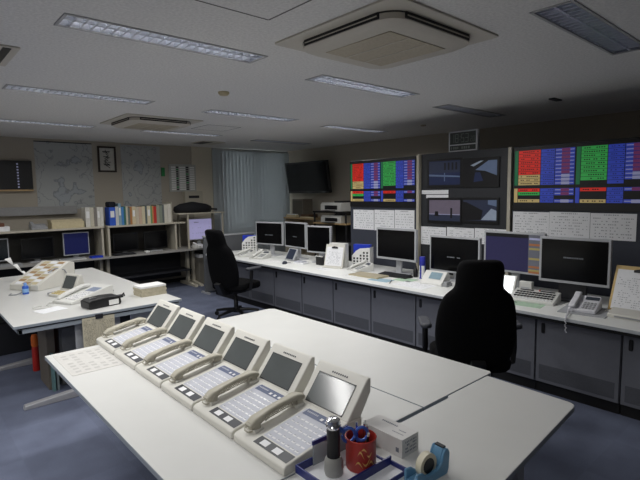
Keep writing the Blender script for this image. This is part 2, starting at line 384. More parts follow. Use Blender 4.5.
# notice sheet under clear film on the phone table
t = thing('desk_notice', 'faint printed notice sheet lying at the far left corner of phone table', 'paper', (.80, 3.04, .7004), 0)
b = MB(); b.box(-.13, .15, -.2, .24, 0, .0012); b.build('sheet', mat('notice_sheet', (200, 198, 194), .6), t)
b = MB()
for r_ in range(7):
    for c_ in range(5):
        if random.random() < .75:
            x, y = -.10 + c_ * .05, -.16 + r_ * .055; b.quad((x, y, .0016), (x + .03, y, .0016), (x + .03, y + .028, .0016), (x, y + .028, .0016))
b.build('print', mat('notice_ink', (182, 180, 177), .7), t)

# ------------------------------------------------------------------ operator phones
def operator_phone(label):
    t = thing('operator_phone', label, 'telephone', (0, 0, 0), RX, 'operator phones on the white table')
    # local: x across (+x = camera side), y depth (front at 0), z up
    w0, w1 = -.168, .168
    deck = [(0, 0), (0, .026), (.012, .036), (.32, .088), (.40, .088), (.40, 0)]
    MB().prism(deck, 'x', w0, w1).build('base', CREAM, t, .004)
    sl = math.atan2(.052, .308)
    def dk(y, dz=0): return .036 + (y - .012) * .052 / .308 + dz
    # display head: wedge
    hd = [(.318, .086), (.437, .232), (.445, .236), (.458, .234), (.456, .175), (.395, .086)]
    h = MB().prism(hd, 'x', -.135, .166).build('display_head', CREAM, t, .005)
    nx = Vector((0, -.775, .632)); e0 = Vector((0, .318, .086)); dv = Vector((0, .119, .146))
    def face(b, x0, x1, s0, s1, off, m=0):
        p, q = e0 + dv * s0 + nx * off, e0 + dv * s1 + nx * off
        b.quad((x0, p.y, p.z), (x1, p.y, p.z), (x1, q.y, q.z), (x0, q.y, q.z), m)
    b = MB(); face(b, -.102, .128, .06, .80, .0012, 1); face(b, -.098, .124, .085, .775, .0018, 0)
    b.build('screen', [LCD, DARK], h)
    b = MB(); x = -.03
    while x < .06: face(b, x, x + .008, .87, .91, .0012); x += .0125
    b.build('maker_mark', INKL if 0 else INK, h)
    # key field
    def dq(b, x0, x1, y0, y1, off, m=0): b.quad((x0, y0, dk(y0, off)), (x1, y0, dk(y0, off)), (x1, y1, dk(y1, off)), (x0, y1, dk(y1, off)), m)
    kx0, kx1 = -.052, .158
    b = MB(); dq(b, kx0, kx1, .068, .292, .0008, 0); b.build('key_sheet', LABELW, t)
    b = MB(); dq(b, kx0 + .012, kx1 - .002, .256, .296, .0016, 0)
    for k in range(3): dq(b, .06 + k * .032, .076 + k * .032, .263, .277, .003, 1)
    for k in range(7): dq(b, -.03 + k * .010, -.023 + k * .010, .275, .283, .003, 2)
    b.build('function_label', [LABELB, KEYS, LABELW], t)
    b = MB(); dq(b, kx0, kx1, .018, .062, .0012, 0)
    for k in range(2): dq(b, -.022 + k * .078, .02 + k * .078, .026, .054, .0022, 1)
    b.build('line_keys', [LABELD, KEYS], t)
    b = MB()
    for r_ in range(6):
        for c_ in range(7):
            x = kx0 + .012 + c_ * .028; y = .078 + r_ * .029
            z = dk(y)
            b.box(x, x + .021, y, y + .018, z, z + .0022, 0)
            if random.random() < .6: b.quad((x + .004, y + .006, z + .0026), (x + .017, y + .006, z + .0026), (x + .017, y + .011, z + .0026), (x + .004, y + .011, z + .0026), 1)
    b.build('keypad', [KEYS, INKL], t, .001)
    # cradle and handset on the left side
    hx = -.118
    MB().box(hx - .034, hx + .034, .048, .096, dk(.048) - .01, dk(.09) + .006).build('cradle', CREAM, t, .005)
    MB().box(hx - .034, hx + .034, .262, .312, dk(.262) - .01, .094).build('cradle', CREAM, t, .005)
    hs = MB()
    path = [(.042, .064), (.072, .080), (.13, .096), (.18, .106), (.235, .113), (.285, .117), (.318, .112)]
    prev = None
    for i in range(len(path)):
        pass
    W_ = [.024, .028, .023, .021, .023, .028, .024]; H_ = [.011, .017, .015, .014, .015, .017, .011]
    vs = []; nn = 10
    for i, (y, z) in enumerate(path):
        a = path[max(0, i - 1)]; c = path[min(len(path) - 1, i + 1)]; ty, tz = c[0] - a[0], c[1] - a[1]; L = math.hypot(ty, tz); ny, nz = -tz / L, ty / L
        for k in range(nn):
            th = 2 * PI * k / nn; cx_, cz_ = math.cos(th), math.sin(th)
            cx_ = math.copysign(abs(cx_) ** .6, cx_); cz_ = math.copysign(abs(cz_) ** .6, cz_)
            vs.append((hx + cx_ * W_[i], y + ny * cz_ * H_[i], z + nz * cz_ * H_[i]))
    n = len(path)
    fs = [(i * nn + k, i * nn + (k + 1) % nn, (i + 1) * nn + (k + 1) % nn, (i + 1) * nn + k) for i in range(n - 1) for k in range(nn)] + [list(range(nn))[::-1], list(range((n - 1) * nn, n * nn))]
    hs.add(vs, fs)
    hs.lathe([(.014, -.03), (.027, -.026), (.029, -.006), (.024, .002)], (hx, .070, .080))
    hs.lathe([(.014, -.028), (.027, -.024), (.029, -.004), (.024, .002)], (hx, .290, .114))
    ho = hs.build('handset', HSET, t, ang=55)
    b = MB(); pts = []
    for k in range(90):
        u = k / 89; a = k * 1.35; y = .10 + u * .17; z = .082 + .022 * math.sin(u * PI * .5) + .002
        pts.append((hx + .026 + .0065 * math.cos(a), y, z + .0065 * math.sin(a)))
    b.tube(pts, .0026, n=5)
    b.tube([(hx - .006, .046, .066), (hx - .012, .032, .060), (hx + .0, .024, .056), (hx + .014, .03, .05), (hx + .02, .05, .05)], .0032, n=6)
    b.build('cord', HSET, ho)
    return t
proto = operator_phone('cream operator phone at the near end of the row, beside the pen cup')
labs = ['second operator phone from the pen cup in the row of six', 'third operator phone from the pen cup in the row of six',
        'fourth operator phone from the pen cup in the row of six', 'fifth operator phone from the pen cup in the row of six',
        'operator phone at the far end of the row, nearest the left table']
proto.location = (.955, 1.457, .70)
for i, l in enumerate(labs): dup(proto, (.955, 1.457 + .3505 * (i + 1), .70), RX, l)
# the near phone's keys and screen catch the lamp

# ------------------------------------------------------------------ near desk clutter
t = thing('desk_organizer', 'low blue desk tray holding the flashlight and pen cup at the photo bottom', 'tray', (1.142, 1.14, .70), 0)
b = MB(); b.box(-.146, .146, -.14, .136, 0, .004, 1); b.box(-.146, .146, -.062, -.055, .004, .036); b.box(-.146, .138, .13, .136, .004, .034); b.box(-.146, -.14, -.062, .13, .004, .034); b.box(.140, .146, -.14, -.062, .004, .022); b.box(-.146, .14, -.14, -.135, .004, .022); b.box(.138, .146, -.055, .136, .004, .012)
b.build('tray', [BLUED, PAPER], t, .0015)
MB().box(-.07, .105, .124, .129, .004, .082).build('clear_divider', GLASS, t, .001)
MB().box(-.072, .107, .1225, .1295, .082, .098).build('divider_rim', BLUED, t)
t = thing('flashlight', 'black flashlight standing on its pale head left of the red pen cup', 'flashlight', (1.094, 1.18, .704))
MB().lathe([(.0, 0), (.031, 0), (.034, .012), (.033, .05), (.026, .066), (0, .066)]).build('head', mat('frosted_grey', (150, 150, 146), .35), t)
MB().lathe([(.0, .064), (.024, .066), (.0235, .15), (.024, .17), (0, .17)]).build('barrel', BLACK, t)
b = MB(); b.lathe([(0, .17), (.0245, .17), (.026, .178), (.0225, .183), (.026, .188), (.0245, .2), (.016, .206), (0, .206)]); b.build('tail_cap', CHROME, t)
t = thing('pen_cup', 'red tin pen cup with gold print standing beside the flashlight', 'pen cup', (1.20, 1.148, .704))
b = MB(); b.lathe([(.0, 0), (.053, 0), (.055, .004), (.055, .110), (.0575, .114), (.054, .116), (.052, .11), (.051, .006), (0, .006)]); b.build('cup', REDCUP, t)
b = MB()
for (a, z, L, hgt) in ((-2.75, .03, .5, .012), (-2.3, .045, .55, -.014), (-2.6, .065, .45, .016), (-2.0, .07, .4, -.008), (-1.9, .028, .5, .014), (-2.35, .085, .35, .006)):
    vs = [];
    for k in range(9):
        u = k / 8; aa = a + L * u; zz = z + hgt * math.sin(u * 4); vs.append((.0558 * math.cos(aa), .0558 * math.sin(aa), zz - .004 * math.sin(u * PI)))
    for k in range(8, -1, -1):
        u = k / 8; aa = a + L * u; zz = z + hgt * math.sin(u * 4); vs.append((.0558 * math.cos(aa), .0558 * math.sin(aa), zz + .004 * math.sin(u * PI) + .0005))
    n_ = len(vs); b.add(vs, [(k, k + 1, n_ - 2 - k, n_ - 1 - k) for k in range(8)])
b.build('gold_swirls', GOLD, t)
# scissors
t = thing('scissors', 'blue handled scissors standing in the red pen cup', 'scissors', (1.172, 1.158, .712))
def ring(b, c, rx, rz, yv, r, m=0, tilt=0):
    pts = [(c[0] + rx * math.cos(q) , c[1] + yv * math.cos(q), c[2] + rz * math.sin(q)) for q in [2 * PI * k / 16 for k in range(17)]]; b.tube(pts, r, m, 7)
b = MB(); ring(b, (-.012, .012, .115), .020, .026, -.012, .006); ring(b, (.03, -.012, .113), .019, .025, -.012, .006); b.tube([(-.026, .020, .126), (-.036, .026, .138), (-.046, .034, .146)], [.007, .010, .011], 0, 8)
b.build('handles', mat('scissor_blue', (58, 92, 178), .35), t)
b = MB(); b.box(-.002, .012, -.001, .001, 0, .10); b.build('blades', CHROME, t)
for i, (dx, dy, tx, ty, mt, lb) in enumerate(((.018, -.008, .030, -.004, GREEN, 'green pen standing in the red pen cup'), (.02, .012, .040, .02, CHROME, 'silver pen leaning at the back of the pen cup'), (.0, .022, .018, .040, BLUE, 'dark blue pen at the far side of the pen cup'), (-.006, -.022, .006, -.030, BLACK, 'black pen near the front of the pen cup'))):
    t = thing('pen', lb, 'pen', (1.21 + dx, 1.155 + dy, .711)); L = (.128, .14, .132, .12)[i]
    v = Vector((tx - dx, ty - dy, L)); MB().tube([(0, 0, 0), v * .9], .0042, n=8).build('barrel', mt, t)
    MB().tube([v * .9, v], .0046, n=8).build('cap', CHROME if i % 2 == 0 else WHITEP, t)
# carton
t = thing('carton', 'small white carton with printed text behind the red pen cup', 'box', (1.398, 1.178, .70), 0)
MB().box(-.050, .050, -.10, .10, 0, .072).build('box', mat('carton_card', (206, 204, 202), .6, var=.02), t, .001)
b = MB()
for (x, y0, y1, w) in ((.018, -.02, .06, .009), (.002, -.075, -.04, .006), (-.02, -.08, -.03, .005)):
    y = y0
    while y < y1: b.quad((x, y, .0724), (x + w, y, .0724), (x + w, y + w * .7, .0724), (x, y + w * .7, .0724)); y += w
for z in (.014, .027, .040, .052): glyph_row(b, -.03, .036, z, .007, -.1004, 0, .85, .007)
b.quad((-.0504, -.085, .018), (-.0504, -.07, .018), (-.0504, -.07, .036), (-.0504, -.085, .036))
b.build('print', mat('carton_ink', (112, 116, 128), .7), t)
# tape dispenser
t = thing('tape_dispenser', 'dusty blue tape dispenser at the bottom edge of the photo', 'tape dispenser', (1.318, .944, .70), math.radians(-4))
b = MB()
prof = [(-.085, 0), (.075, 0), (.084, .02), (.088, .075), (.080, .092), (.062, .094), (.052, .075), (.045, .05), (.02, .032), (-.03, .032), (-.055, .05), (-.085, .054)]
b.prism(prof, 'y', -.030, -.020); b.prism(prof, 'y', .020, .030)
b.prism([(-.085, 0), (.075, 0), (.084, .02), (.07, .03), (-.085, .022)], 'y', -.02, .02)
b.prism([(.045, .03), (.084, .02), (.088, .075), (.080, .092), (.062, .094), (.052, .075)], 'y', -.02, .02)
b.build('body', TEAL, t, .004)
b = MB(); b.x = Matrix.Translation((-.005, 0, .052)) @ Matrix.Rotation(PI / 2, 4, 'X'); b.lathe([(.027, -.012), (.042, -.012), (.042, .012), (.027, .012), (.027, -.012)], n=32); b.build('tape_roll', TAPE, t)
b = MB(); b.x = Matrix.Translation((-.005, 0, .052)) @ Matrix.Rotation(PI / 2, 4, 'X'); b.lathe([(0, -.014), (.0265, -.014), (.0265, .014), (0, .014)], n=28); b.build('hub', BLACK, t)
b = MB(); b.box(.062, .078, -.018, .018, .0935, .0985); b.build('cutter', DARK, t)

# ================================================================== LEFT TABLE
t = thing('left_table', 'white table at the left loaded with phones, papers and a stapler', 'table', (0, 0, 0))
slab('tabletop', [(.615, 4.25), (1.99, 4.25), (1.99, 7.0), (.615, 7.0)], .70, .024, t)
b = MB(); b.box(.64, 1.97, 4.27, 6.98, .664, .676, 1); b.box(.645, 1.97, 4.262, 4.30, .63, .664, 0); b.box(.645, .675, 4.262, 6.98, .63, .664, 0); b.build('under_rail', [EDGE, DARK], t, .002)
for yy in (4.33, 5.5, 6.8):
    b = MB(); b.prism([(.65, 0), (1.93, 0), (1.93, .03), (1.4, .075), (1.2, .075), (.66, .035)], 'y', yy - .03, yy + .03); b.box(1.28, 1.36, yy - .025, yy + .025, .07, .66); b.build('leg', LEG, t, .006)
b = MB(); b.box(1.06, 1.43, 4.31, 4.328, .09, .64); b.box(1.53, 1.95, 4.31, 4.328, .09, .64); b.build('end_panel', SILVER, t, .003)
MB().box(1.43, 1.53, 4.34, 4.36, .09, .64).build('cable_slot', DARK, t)
t = thing('paper_notice', 'yellowed printed sheets hanging from the edge of the left table', 'paper', (1.225, 4.245, 0))
b = MB(); b.box(-.125, -.002, -.006, -.003, .33, .672); b.box(.0, .135, -.005, -.002, .31, .668); b.build('sheets', mat('old_paper', (204, 196, 172), .85, var=.08, scale=20), t)
b = MB()
for k in range(26):
    z = .35 + k * .012; glyph_row(b, -.115, -.012, z, .005, -.0068, 0, .6); glyph_row(b, .01, .125, z - .02, .005, -.0058, 0, .6)
b.build('print', mat('faded_ink', (130, 122, 104), .8), t)
b = MB(); b.box(-.02, .04, -.012, .0055, .655, .69); b.build('clip', DARK, t)
# under the left table
t = thing('computer_case', 'grey computer cabinet standing under the left table', 'computer', (1.09, 4.66, 0), 0)
MB().box(-.08, .18, .0, .55, 0, .56).build('case', mat('case_grey', (120, 122, 124), .5), t, .006)
b = MB(); b.box(-.06, .16, -.008, 0, .05, .52); b.build('front', mat('case_front', (138, 140, 142), .5), t, .004)
t = thing('document_rack', 'narrow taupe upright rack beside the computer under left table', 'rack', (.94, 4.62, 0))
MB().box(-.04, .025, 0, .33, 0, .60).build('body', mat('taupe_metal', (112, 104, 94), .55), t, .004)
b = MB(); b.box(-.02, .0, -.06, -.001, .0, .33, 0); b.box(.012, .03, -.05, -.001, 0, .31, 1); b.build('folders', [mat('teal_card', (104, 138, 140), .6), mat('pale_teal_card', (132, 146, 148), .6)], t)
t = thing('signal_baton', 'red baton with orange top standing under the left table', 'baton', (.925, 5.25, 0))
b = MB(); b.lathe([(0, 0), (.03, 0), (.032, .012), (.03, .22), (.026, .24), (0, .24)]); b.build('stem', RED, t); MB().lathe([(0, .24), (.027, .242), (.032, .26), (.032, .33), (.022, .36), (.0, .365)]).build('top', ORANGE, t)
t = thing('floor_bin', 'dark box on the carpet beneath the far part of left table', 'box', (1.0, 6.2, 0)); MB().box(-.3, .3, -.2, .3, 0, .34).build('box', DARK, t, .01); MB().box(-.31, .31, -.21, .31, .34, .37).build('lid', BLACK, t, .006)

# big call console with sloping face
t = thing('call_console', 'large cream sloping call console piled with worn cards on the left table', 'telephone', (1.20, 5.95, .70), math.radians(33))
MB().prism([(-.26, 0), (-.26, .06), (.19, .255), (.26, .235), (.26, 0)], 'y', -.16, .22).build('body', CREAM, t, .006)
b = MB()
for k in range(9):
    for j in range(3):
        x = -.245 + k * .047; y = -.12 + j * .10; z = .068 + (x + .245) * .4333
        b.add([(x, y, z), (x + .040, y, z + .0173), (x + .040, y + .085, z + .0173), (x, y + .085, z)], [(0, 1, 2, 3)], (k * 2 + j) % 3)
b.build('key_cards', [BEIGE, mat('tan_card', (170, 140, 100), .8), PAPER], t)
b = MB(); b.tube([(-.06, -.10, .165), (.02, -.12, .20), (.10, -.17, .17), (.14, -.19, .06), (.17, -.185, .008)], .007); b.build('cord', GREYP, t)
b = MB(); b.prism([(-.34, .012), (-.30, .055), (-.20, .085), (-.20, .068), (-.29, .03), (-.32, .0)], 'y', -.06, -.01); b.build('handset', HSET, t, .006)
b = MB(); pts = [(-.32, -.04, .012), (-.38, -.06, .006), (-.47, -.10, .006), (-.50, -.04, .006), (-.44, .0, .006)]; b.tube(pts, .006); b.build('handset_cord', GREYP, t)
t = thing('spray_bottle', 'small blue bottle on the left table before the call console', 'bottle', (.945, 5.62, .70))
MB().lathe([(0, 0), (.028, 0), (.03, .006), (.03, .075), (.024, .085), (0, .085)]).build('bottle', mat('bottle_blue', (46, 96, 196), .3), t)
MB().lathe([(.0302, .02), (.0306, .022), (.0306, .055), (.0302, .057)]).build('label_band', mat('band_sky', (140, 180, 226), .4), t)
MB().lathe([(0, .085), (.015, .085), (.015, .112), (.011, .118), (0, .118)]).build('cap', mat('cap_sky', (120, 160, 220), .4), t)
# display phone
t = thing('display_phone', 'cream desk phone with tilted grey display behind the white keypad phone', 'telephone', (1.22, 5.24, .70), RX + .35)
MB().prism([(-.10, 0), (-.10, .025), (.04, .05), (.16, .05), (.16, 0)], 'x', -.12, .12).build('base', CREAM, t, .005)
h = MB().prism([(.02, .045), (.09, .20), (.12, .20), (.15, .06), (.15, .045)], 'x', -.115, .115).build('display_head', CREAM, t, .006)
b = MB(); p0, p1 = Vector((0, .02 - .001, .05)), Vector((0, .09 - .002, .20)); d = p1 - p0; b.quad((-.085, (p0 + d * .1).y, (p0 + d * .1).z), (.085, (p0 + d * .1).y, (p0 + d * .1).z), (.085, (p0 + d * .9).y, (p0 + d * .9).z), (-.085, (p0 + d * .9).y, (p0 + d * .9).z)); b.build('screen', LCD, h)
b = MB()
for r_ in range(3):
    for c_ in range(5): b.box(-.09 + c_ * .034, -.068 + c_ * .034, -.085 + r_ * .03, -.067 + r_ * .03, .028 + r_ * .005, .036 + r_ * .005)
b.build('keypad', [YELLOW], t, .001)
b = MB(); b.box(-.17, -.125, -.08, .1, .0, .03); b.build('handset_rest', GREYP, t, .006)
# long white keypad phone
t = thing('keypad_phone', 'long white phone with a slate label and keys beside the black stapler box', 'telephone', (1.30, 4.93, .70), RX + .42)
MB().prism([(-.23, 0), (-.23, .025), (.22, .105), (.25, .10), (.25, 0)], 'x', -.13, .13).build('body', WHITEP, t, .006)
def pz(y): return .025 + (y + .23) * .08 / .45
b = MB()
for r_ in range(5):
    for c_ in range(4):
        x, y = -.02 + c_ * .034, -.17 + r_ * .04; b.box(x, x + .024, y, y + .026, pz(y), pz(y) + .010)
b.build('keypad', KEYS, t, .001)
b = MB(); b.quad((-.015, .04, pz(.04) + .001), (.11, .04, pz(.04) + .001), (.11, .14, pz(.14) + .001), (-.015, .14, pz(.14) + .001)); b.build('label_panel', mat('phone_label', (120, 132, 156), .4), t)
b = MB(); b.prism([(-.20, .045), (-.14, .075), (.08, .125), (.15, .12), (.15, .09), (.06, .092), (-.12, .05), (-.2, .03)], 'x', -.115, -.06); hs = b.build('handset', WHITEP, t, .01)
b = MB(); b.tube([(-.09, -.20, .04), (-.12, -.27, .012), (-.07, -.33, .006), (.02, -.35, .006), (.03, -.40, .006), (-.06, -.46, .006), (-.12, -.42, .006), (-.09, -.36, .006)], .006); b.build('cord', WHITEP, hs)
b = MB(); b.tube([(.05, .25, .03), (.04, .33, .02), (-.05, .36, .06), (-.11, .30, .05), (-.10, .25, .04)], .0055); b.build('line_cable', GREYP, t)
t = thing('stapler', 'black boxy stapler with a silver plate at the edge of the left table', 'stapler', (1.34, 4.50, .70), math.radians(10))
MB().prism([(-.14, 0), (.14, 0), (.15, .02), (.14, .080), (.02, .088), (-.12, .080), (-.15, .065), (-.15, .01)], 'y', -.075, .085).build('body', BLACK, t, .006)
b = MB(); b.lathe([(0, 0), (.03, 0), (.03, .004), (0, .005)], (-.08, .0, .085)); b.build('silver_plate', CHROME, t)
b = MB(); b.box(.03, .12, -.079, -.0745, .01, .055); b.build('paper_tag', PAPERW, t)
b = MB(); b.box(.14, .20, -.02, .02, .045, .07); b.tube([(.19, .0, .06), (.215, .0, .08), (.22, 0, .05)], .008); b.build('lever', DARK, t, .003)
t = thing('paper_stack', 'stack of beige paper pads at the right corner of left table', 'paper stack', (1.855, 4.68, .70), math.radians(3))
for k in range(5):
    b = MB(); s = random.uniform(-.006, .006); b.box(-.13 + s, .13 + s, -.09 - s, .09, k * .02, k * .02 + .019); b.build('pad', [mat('pad_beige', (186, 178, 156), .85, var=.1, scale=40), PAPERW][1 if k == 4 else 0], t, .001)
tag(MB().box(-.11, .11, -.08, .08, 0, .004).build('loose_paper', PAPER, loc=(.96, 4.66, .70), rotz=.3), 'loose white sheet near the left table corner', 'paper')
t = thing('leaning_sheet', 'curled white sheet leaning upright behind the call console', 'paper', (1.02, 6.62, .70))
b = MB()
for k in range(5):
    pass
P = [(.16, 0), (.06, .10), (-.02, .19), (-.10, .27)]
for i in range(3):
    (xa, za), (xb, zb) = P[i], P[i + 1]; ya = .03 * i
    b.add([(xa, 0, za), (xa + .02, .05, za), (xb + .02 + .02 * (i + 1), .05 + .02 * i, zb), (xb, -.02 * i, zb)], [(0, 1, 2, 3)])
o = b.build('sheet', PAPERW, t); sm = o.modifiers.new('thickness', 'SOLIDIFY'); sm.thickness = .003

# ================================================================== GREY CONSOLE
CX, CTZ = 3.80, .70
t = thing('console_worktop', 'long white console worktop running under the row of monitors', 'worktop', (0, 0, 0))
b = MB(); b.box(CX, 4.84, .40, 7.15, .672, .70); o = b.build('top', [W2, mat('pale_edging', (188, 192, 196), .5, var=.02)], t, .004)
for p in o.data.polygons:
    if abs(p.normal.z) < .5: p.material_index = 1
MB().box(CX + .02, 4.80, .42, 7.13, .645, .672).build('apron_shadow', KICK, t)  # black strip colours in the thin shadow below the worktop edge
cabs = ['below the far desk phones', 'below the first two monitors from the far end', 'below the small tilted tablet', 'below the third monitor from the far end',
        'below the clipboard stand', 'below the blue and white file holder', 'below the beige folder', 'below the white display unit', 'behind the near black chair',
        'below the white key panel', 'below the white desk phone with hanging cord']
yb = [7.13, 6.64, 6.03, 5.41, 4.80, 4.20, 3.58, 2.96, 2.34, 1.73, 1.10, .48]
mids = []
lab = ['grey cabinet at the far end of the console by the low partition', 'grey cabinet under the console below the far black chair', 'grey cabinet under the console below the tilted tablet',
       'grey cabinet under the console below the third monitor from far end', 'grey cabinet under the console below the clipboard stand', 'grey cabinet under the console below the blue file holder',
       'grey cabinet under the console below the beige folder', 'grey cabinet under the console left of the near chair', 'grey cabinet under the console directly behind the near chair',
       'wide grey cabinet under the console below the hanging phone cord', 'grey cabinet under the console at the right photo edge']
for i in range(11):
    y1, y0 = yb[i], yb[i + 1]; wd = y1 - y0
    t = thing('console_cabinet', lab[i], 'cabinet', (3.92, (y0 + y1) / 2, 0), RX, 'grey cabinets under the console')
    h = wd / 2 - .004
    MB().box(-h, h, .018, .60, .09, .645).build('body', CAB, t)
    MB().box(-h, h, .03, .58, 0, .09).build('plinth', KICK, t)
    b = MB(); b.box(-h + .004, h - .004, 0, .018, .095, .642, 0); b.quad((-h + .03, -.0012, .12), (h - .03, -.0012, .12), (h - .03, -.0012, .245), (-h + .03, -.0012, .245), 1)
    d = b.build('door', [CAB, CABV], t)
    b = MB(); b.prism(rrect(.026, .085, .01, 4, -h + .055, .555), 'y', -.010, .001); b.build('handle', BLACK, d, .002)

# ------------------------------------------------------------------ monitors on the console
def monitor(label, x, y, w, h, zb, rot=0, scr=None, txt=None, group='monitors on the console', frame=None, fr=.018, base='foot', z0=CTZ, cat='monitor'):
    """face plane at local y=0 facing -y; zb = height of the panel's lower edge above z0"""
    t = thing('monitor', label, cat, (x, y, z0), RX + rot, group)
    b = MB(); b.box(-w / 2, w / 2, .0, .04, zb, zb + h); b.box(-w * .3, w * .3, .04, .06, zb + .05, zb + h - .06); b.build('housing', frame or SILVER, t, .004)
    b = MB(); f = fr; b.quad((-w / 2 + f, -.0012, zb + f * 1.25), (w / 2 - f, -.0012, zb + f * 1.25), (w / 2 - f, -.0012, zb + h - f), (-w / 2 + f, -.0012, zb + h - f), 0)
    mats = [scr or SCREEN]
    if txt: txt(b, mats, w, h, zb, f)
    b.build('screen', mats, t)
    b = MB(); b.box(-.04, .04, .06, .085, .012, zb + h * .6)
    if base == 'dark': b.box(-.13, .10, .045, .075, .012, zb + .06)
    b.build('stand', DARK if base == 'dark' else SILVER, t, .004)
    b = MB(); b.prism(rrect(.24 if w < .5 else .32, .17, .03, 4, 0, .06), 'z', 0, .014); b.build('foot', DARK if base == 'dark' else SILVER, t, .003)
    return t
def center_text(b, mats, w, h, zb, f, k=.5, wid=.16):
    mats.append(E_DIM); glyph_row(b, -wid / 2, wid / 2, zb + h * k, .012, -.002, 1, .95, .011)
def win_bars(b, mats, w, h, zb, f):
    mats.extend([E_GRY, E_ORG, E_YEL, E_WHT, E_BLK]); x0 = w / 2 - f - .135; x1 = w / 2 - f; z1 = zb + h - f
    b.quad((-w / 2 + f, -.0016, z1 - .035), (x0, -.0016, z1 - .035), (x0, -.0016, z1), (-w / 2 + f, -.0016, z1), 5)
    b.quad((x0, -.0016, zb + f * 1.25), (x1, -.0016, zb + f * 1.25), (x1, -.0016, z1), (x0, -.0016, z1), 1)
    for k, (m, z) in enumerate(((4, .30), (2, .25), (3, .215), (1, .17), (3, .13), (2, .06), (3, .03), (2, .015))):
        b.quad((x0 + .006, -.002, zb + z * h / .36), (x1 - .006, -.002, zb + z * h / .36), (x1 - .006, -.002, zb + z * h / .36 + .02), (x0 + .006, -.002, zb + z * h / .36 + .02), m)
monitor('silver framed black monitor furthest down the console, beside the white file holder', 4.40, 6.18, .56, .36, .17, .22, txt=lambda *a: center_text(*a, k=.42))
monitor('silver framed black monitor second from the far end of the console', 4.42, 5.55, .53, .38, .17, -.06, txt=lambda *a: center_text(*a, k=.42, wid=.1))
monitor('silver framed black monitor third from far end, just left of the clipboard stand', 4.40, 5.0, .42, .38, .14, .20)
monitor('black monitor standing behind the beige folder and keyboard on the console', 4.42, 3.64, .60, .38, .17, .0, fr=.022)
monitor('silver black monitor behind the blue spray can and white display unit', 4.50, 2.90, .62, .40, .09, .0, txt=lambda *a: center_text(*a, k=.42))
monitor('monitor with dim indigo screen and coloured bars behind the near chair', 4.47, 2.22, .61, .40, .18, .0, E_PUR, win_bars)
monitor('large black monitor between the indigo screen and the right clipboard', 4.38, 1.63, .575, .405, .16, .05, txt=lambda *a: center_text(*a, k=.55), fr=.02, base='dark')

# ------------------------------------------------------------------ console clutter
def desk_phone(label, x, y, rot, cord_over=False, mp=WHITEP, w=.2, grp='white desk phones on the console'):
    t = thing('desk_phone', label, 'telephone', (x, y, CTZ), RX + rot, grp)
    MB().prism([(-.11, 0), (-.11, .025), (.06, .07), (.11, .10), (.13, .095), (.13, 0)], 'x', -w / 2, w / 2).build('base', mp, t, .006)
    b = MB()
    for r_ in range(4):
        for c_ in range(4):
            xx, yy = -.005 + c_ * .024, -.085 + r_ * .030; zz = .025 + (yy + .11) * .045 / .17; b.box(xx, xx + .016, yy, yy + .018, zz, zz + .009)
    b.build('keypad', GREYP, t, .001)
    b = MB(); b.add([(-.01, .064, .0748), (.09, .064, .0748), (.09, .1, .0955), (-.01, .1, .0955)], [(0, 1, 2, 3)]); b.build('display', LCDB, t)
    b = MB(); b.prism([(-.115, .05), (-.09, .068), (.05, .105), (.10, .13), (.125, .12), (.115, .095), (.06, .082), (-.07, .045), (-.11, .032)], 'x', -w / 2 + .005, -w / 2 + .055); hs = b.build('handset', mp, t, .009)
    pts = []; ctrl = [(-.075, -.115, .035), (-.075, -.17, .012), (-.06, -.25, .006), (-.05, -.335, .006), (-.046, -.366, -.02), (-.04, -.366, -.12)] if cord_over else [(-.075, -.115, .035), (-.10, -.15, .01), (-.14, -.10, .01), (-.13, -.02, .01), (-.10, .02, .02)]
    L = len(ctrl) - 1
    for k in range(70):
        u = k / 69 * L; i = min(int(u), L - 1); p = Vector(ctrl[i]).lerp(Vector(ctrl[i + 1]), u - i); a = k * 1.3; pts.append((p.x + .006 * math.cos(a), p.y, p.z + .006 * math.sin(a) + .004))
    MB().tube(pts, .004, n=5).build('cord', mp, hs)
    return t
desk_phone('white desk phone furthest down the console, beside the far chair', 4.10, 6.40, -.3)
desk_phone('white desk phone before the furthest monitor with a grey display', 4.13, 6.02, .3)
desk_phone('white desk phone between the clipboard stand and the beige folder', 4.33, 4.12, -.35)
desk_phone('pale desk phone with coiled cord hanging over the console edge', 4.14, 1.44, .12, True, mat('phone_lilac_white', (216, 216, 222), .4))
tag(MB().box(-.17, .17, -.17, .17, 0, .006).build('desk_mat', mat('mat_grey', (166, 168, 172), .6), loc=(4.14, 1.43, CTZ), rotz=RX + .12), 'grey mat under the desk phone with hanging cord', 'mat')
for ob in list(C.objects):
    if ob.name.startswith('desk_phone') and 'hanging' in ob['label']: ob.location.z += .006

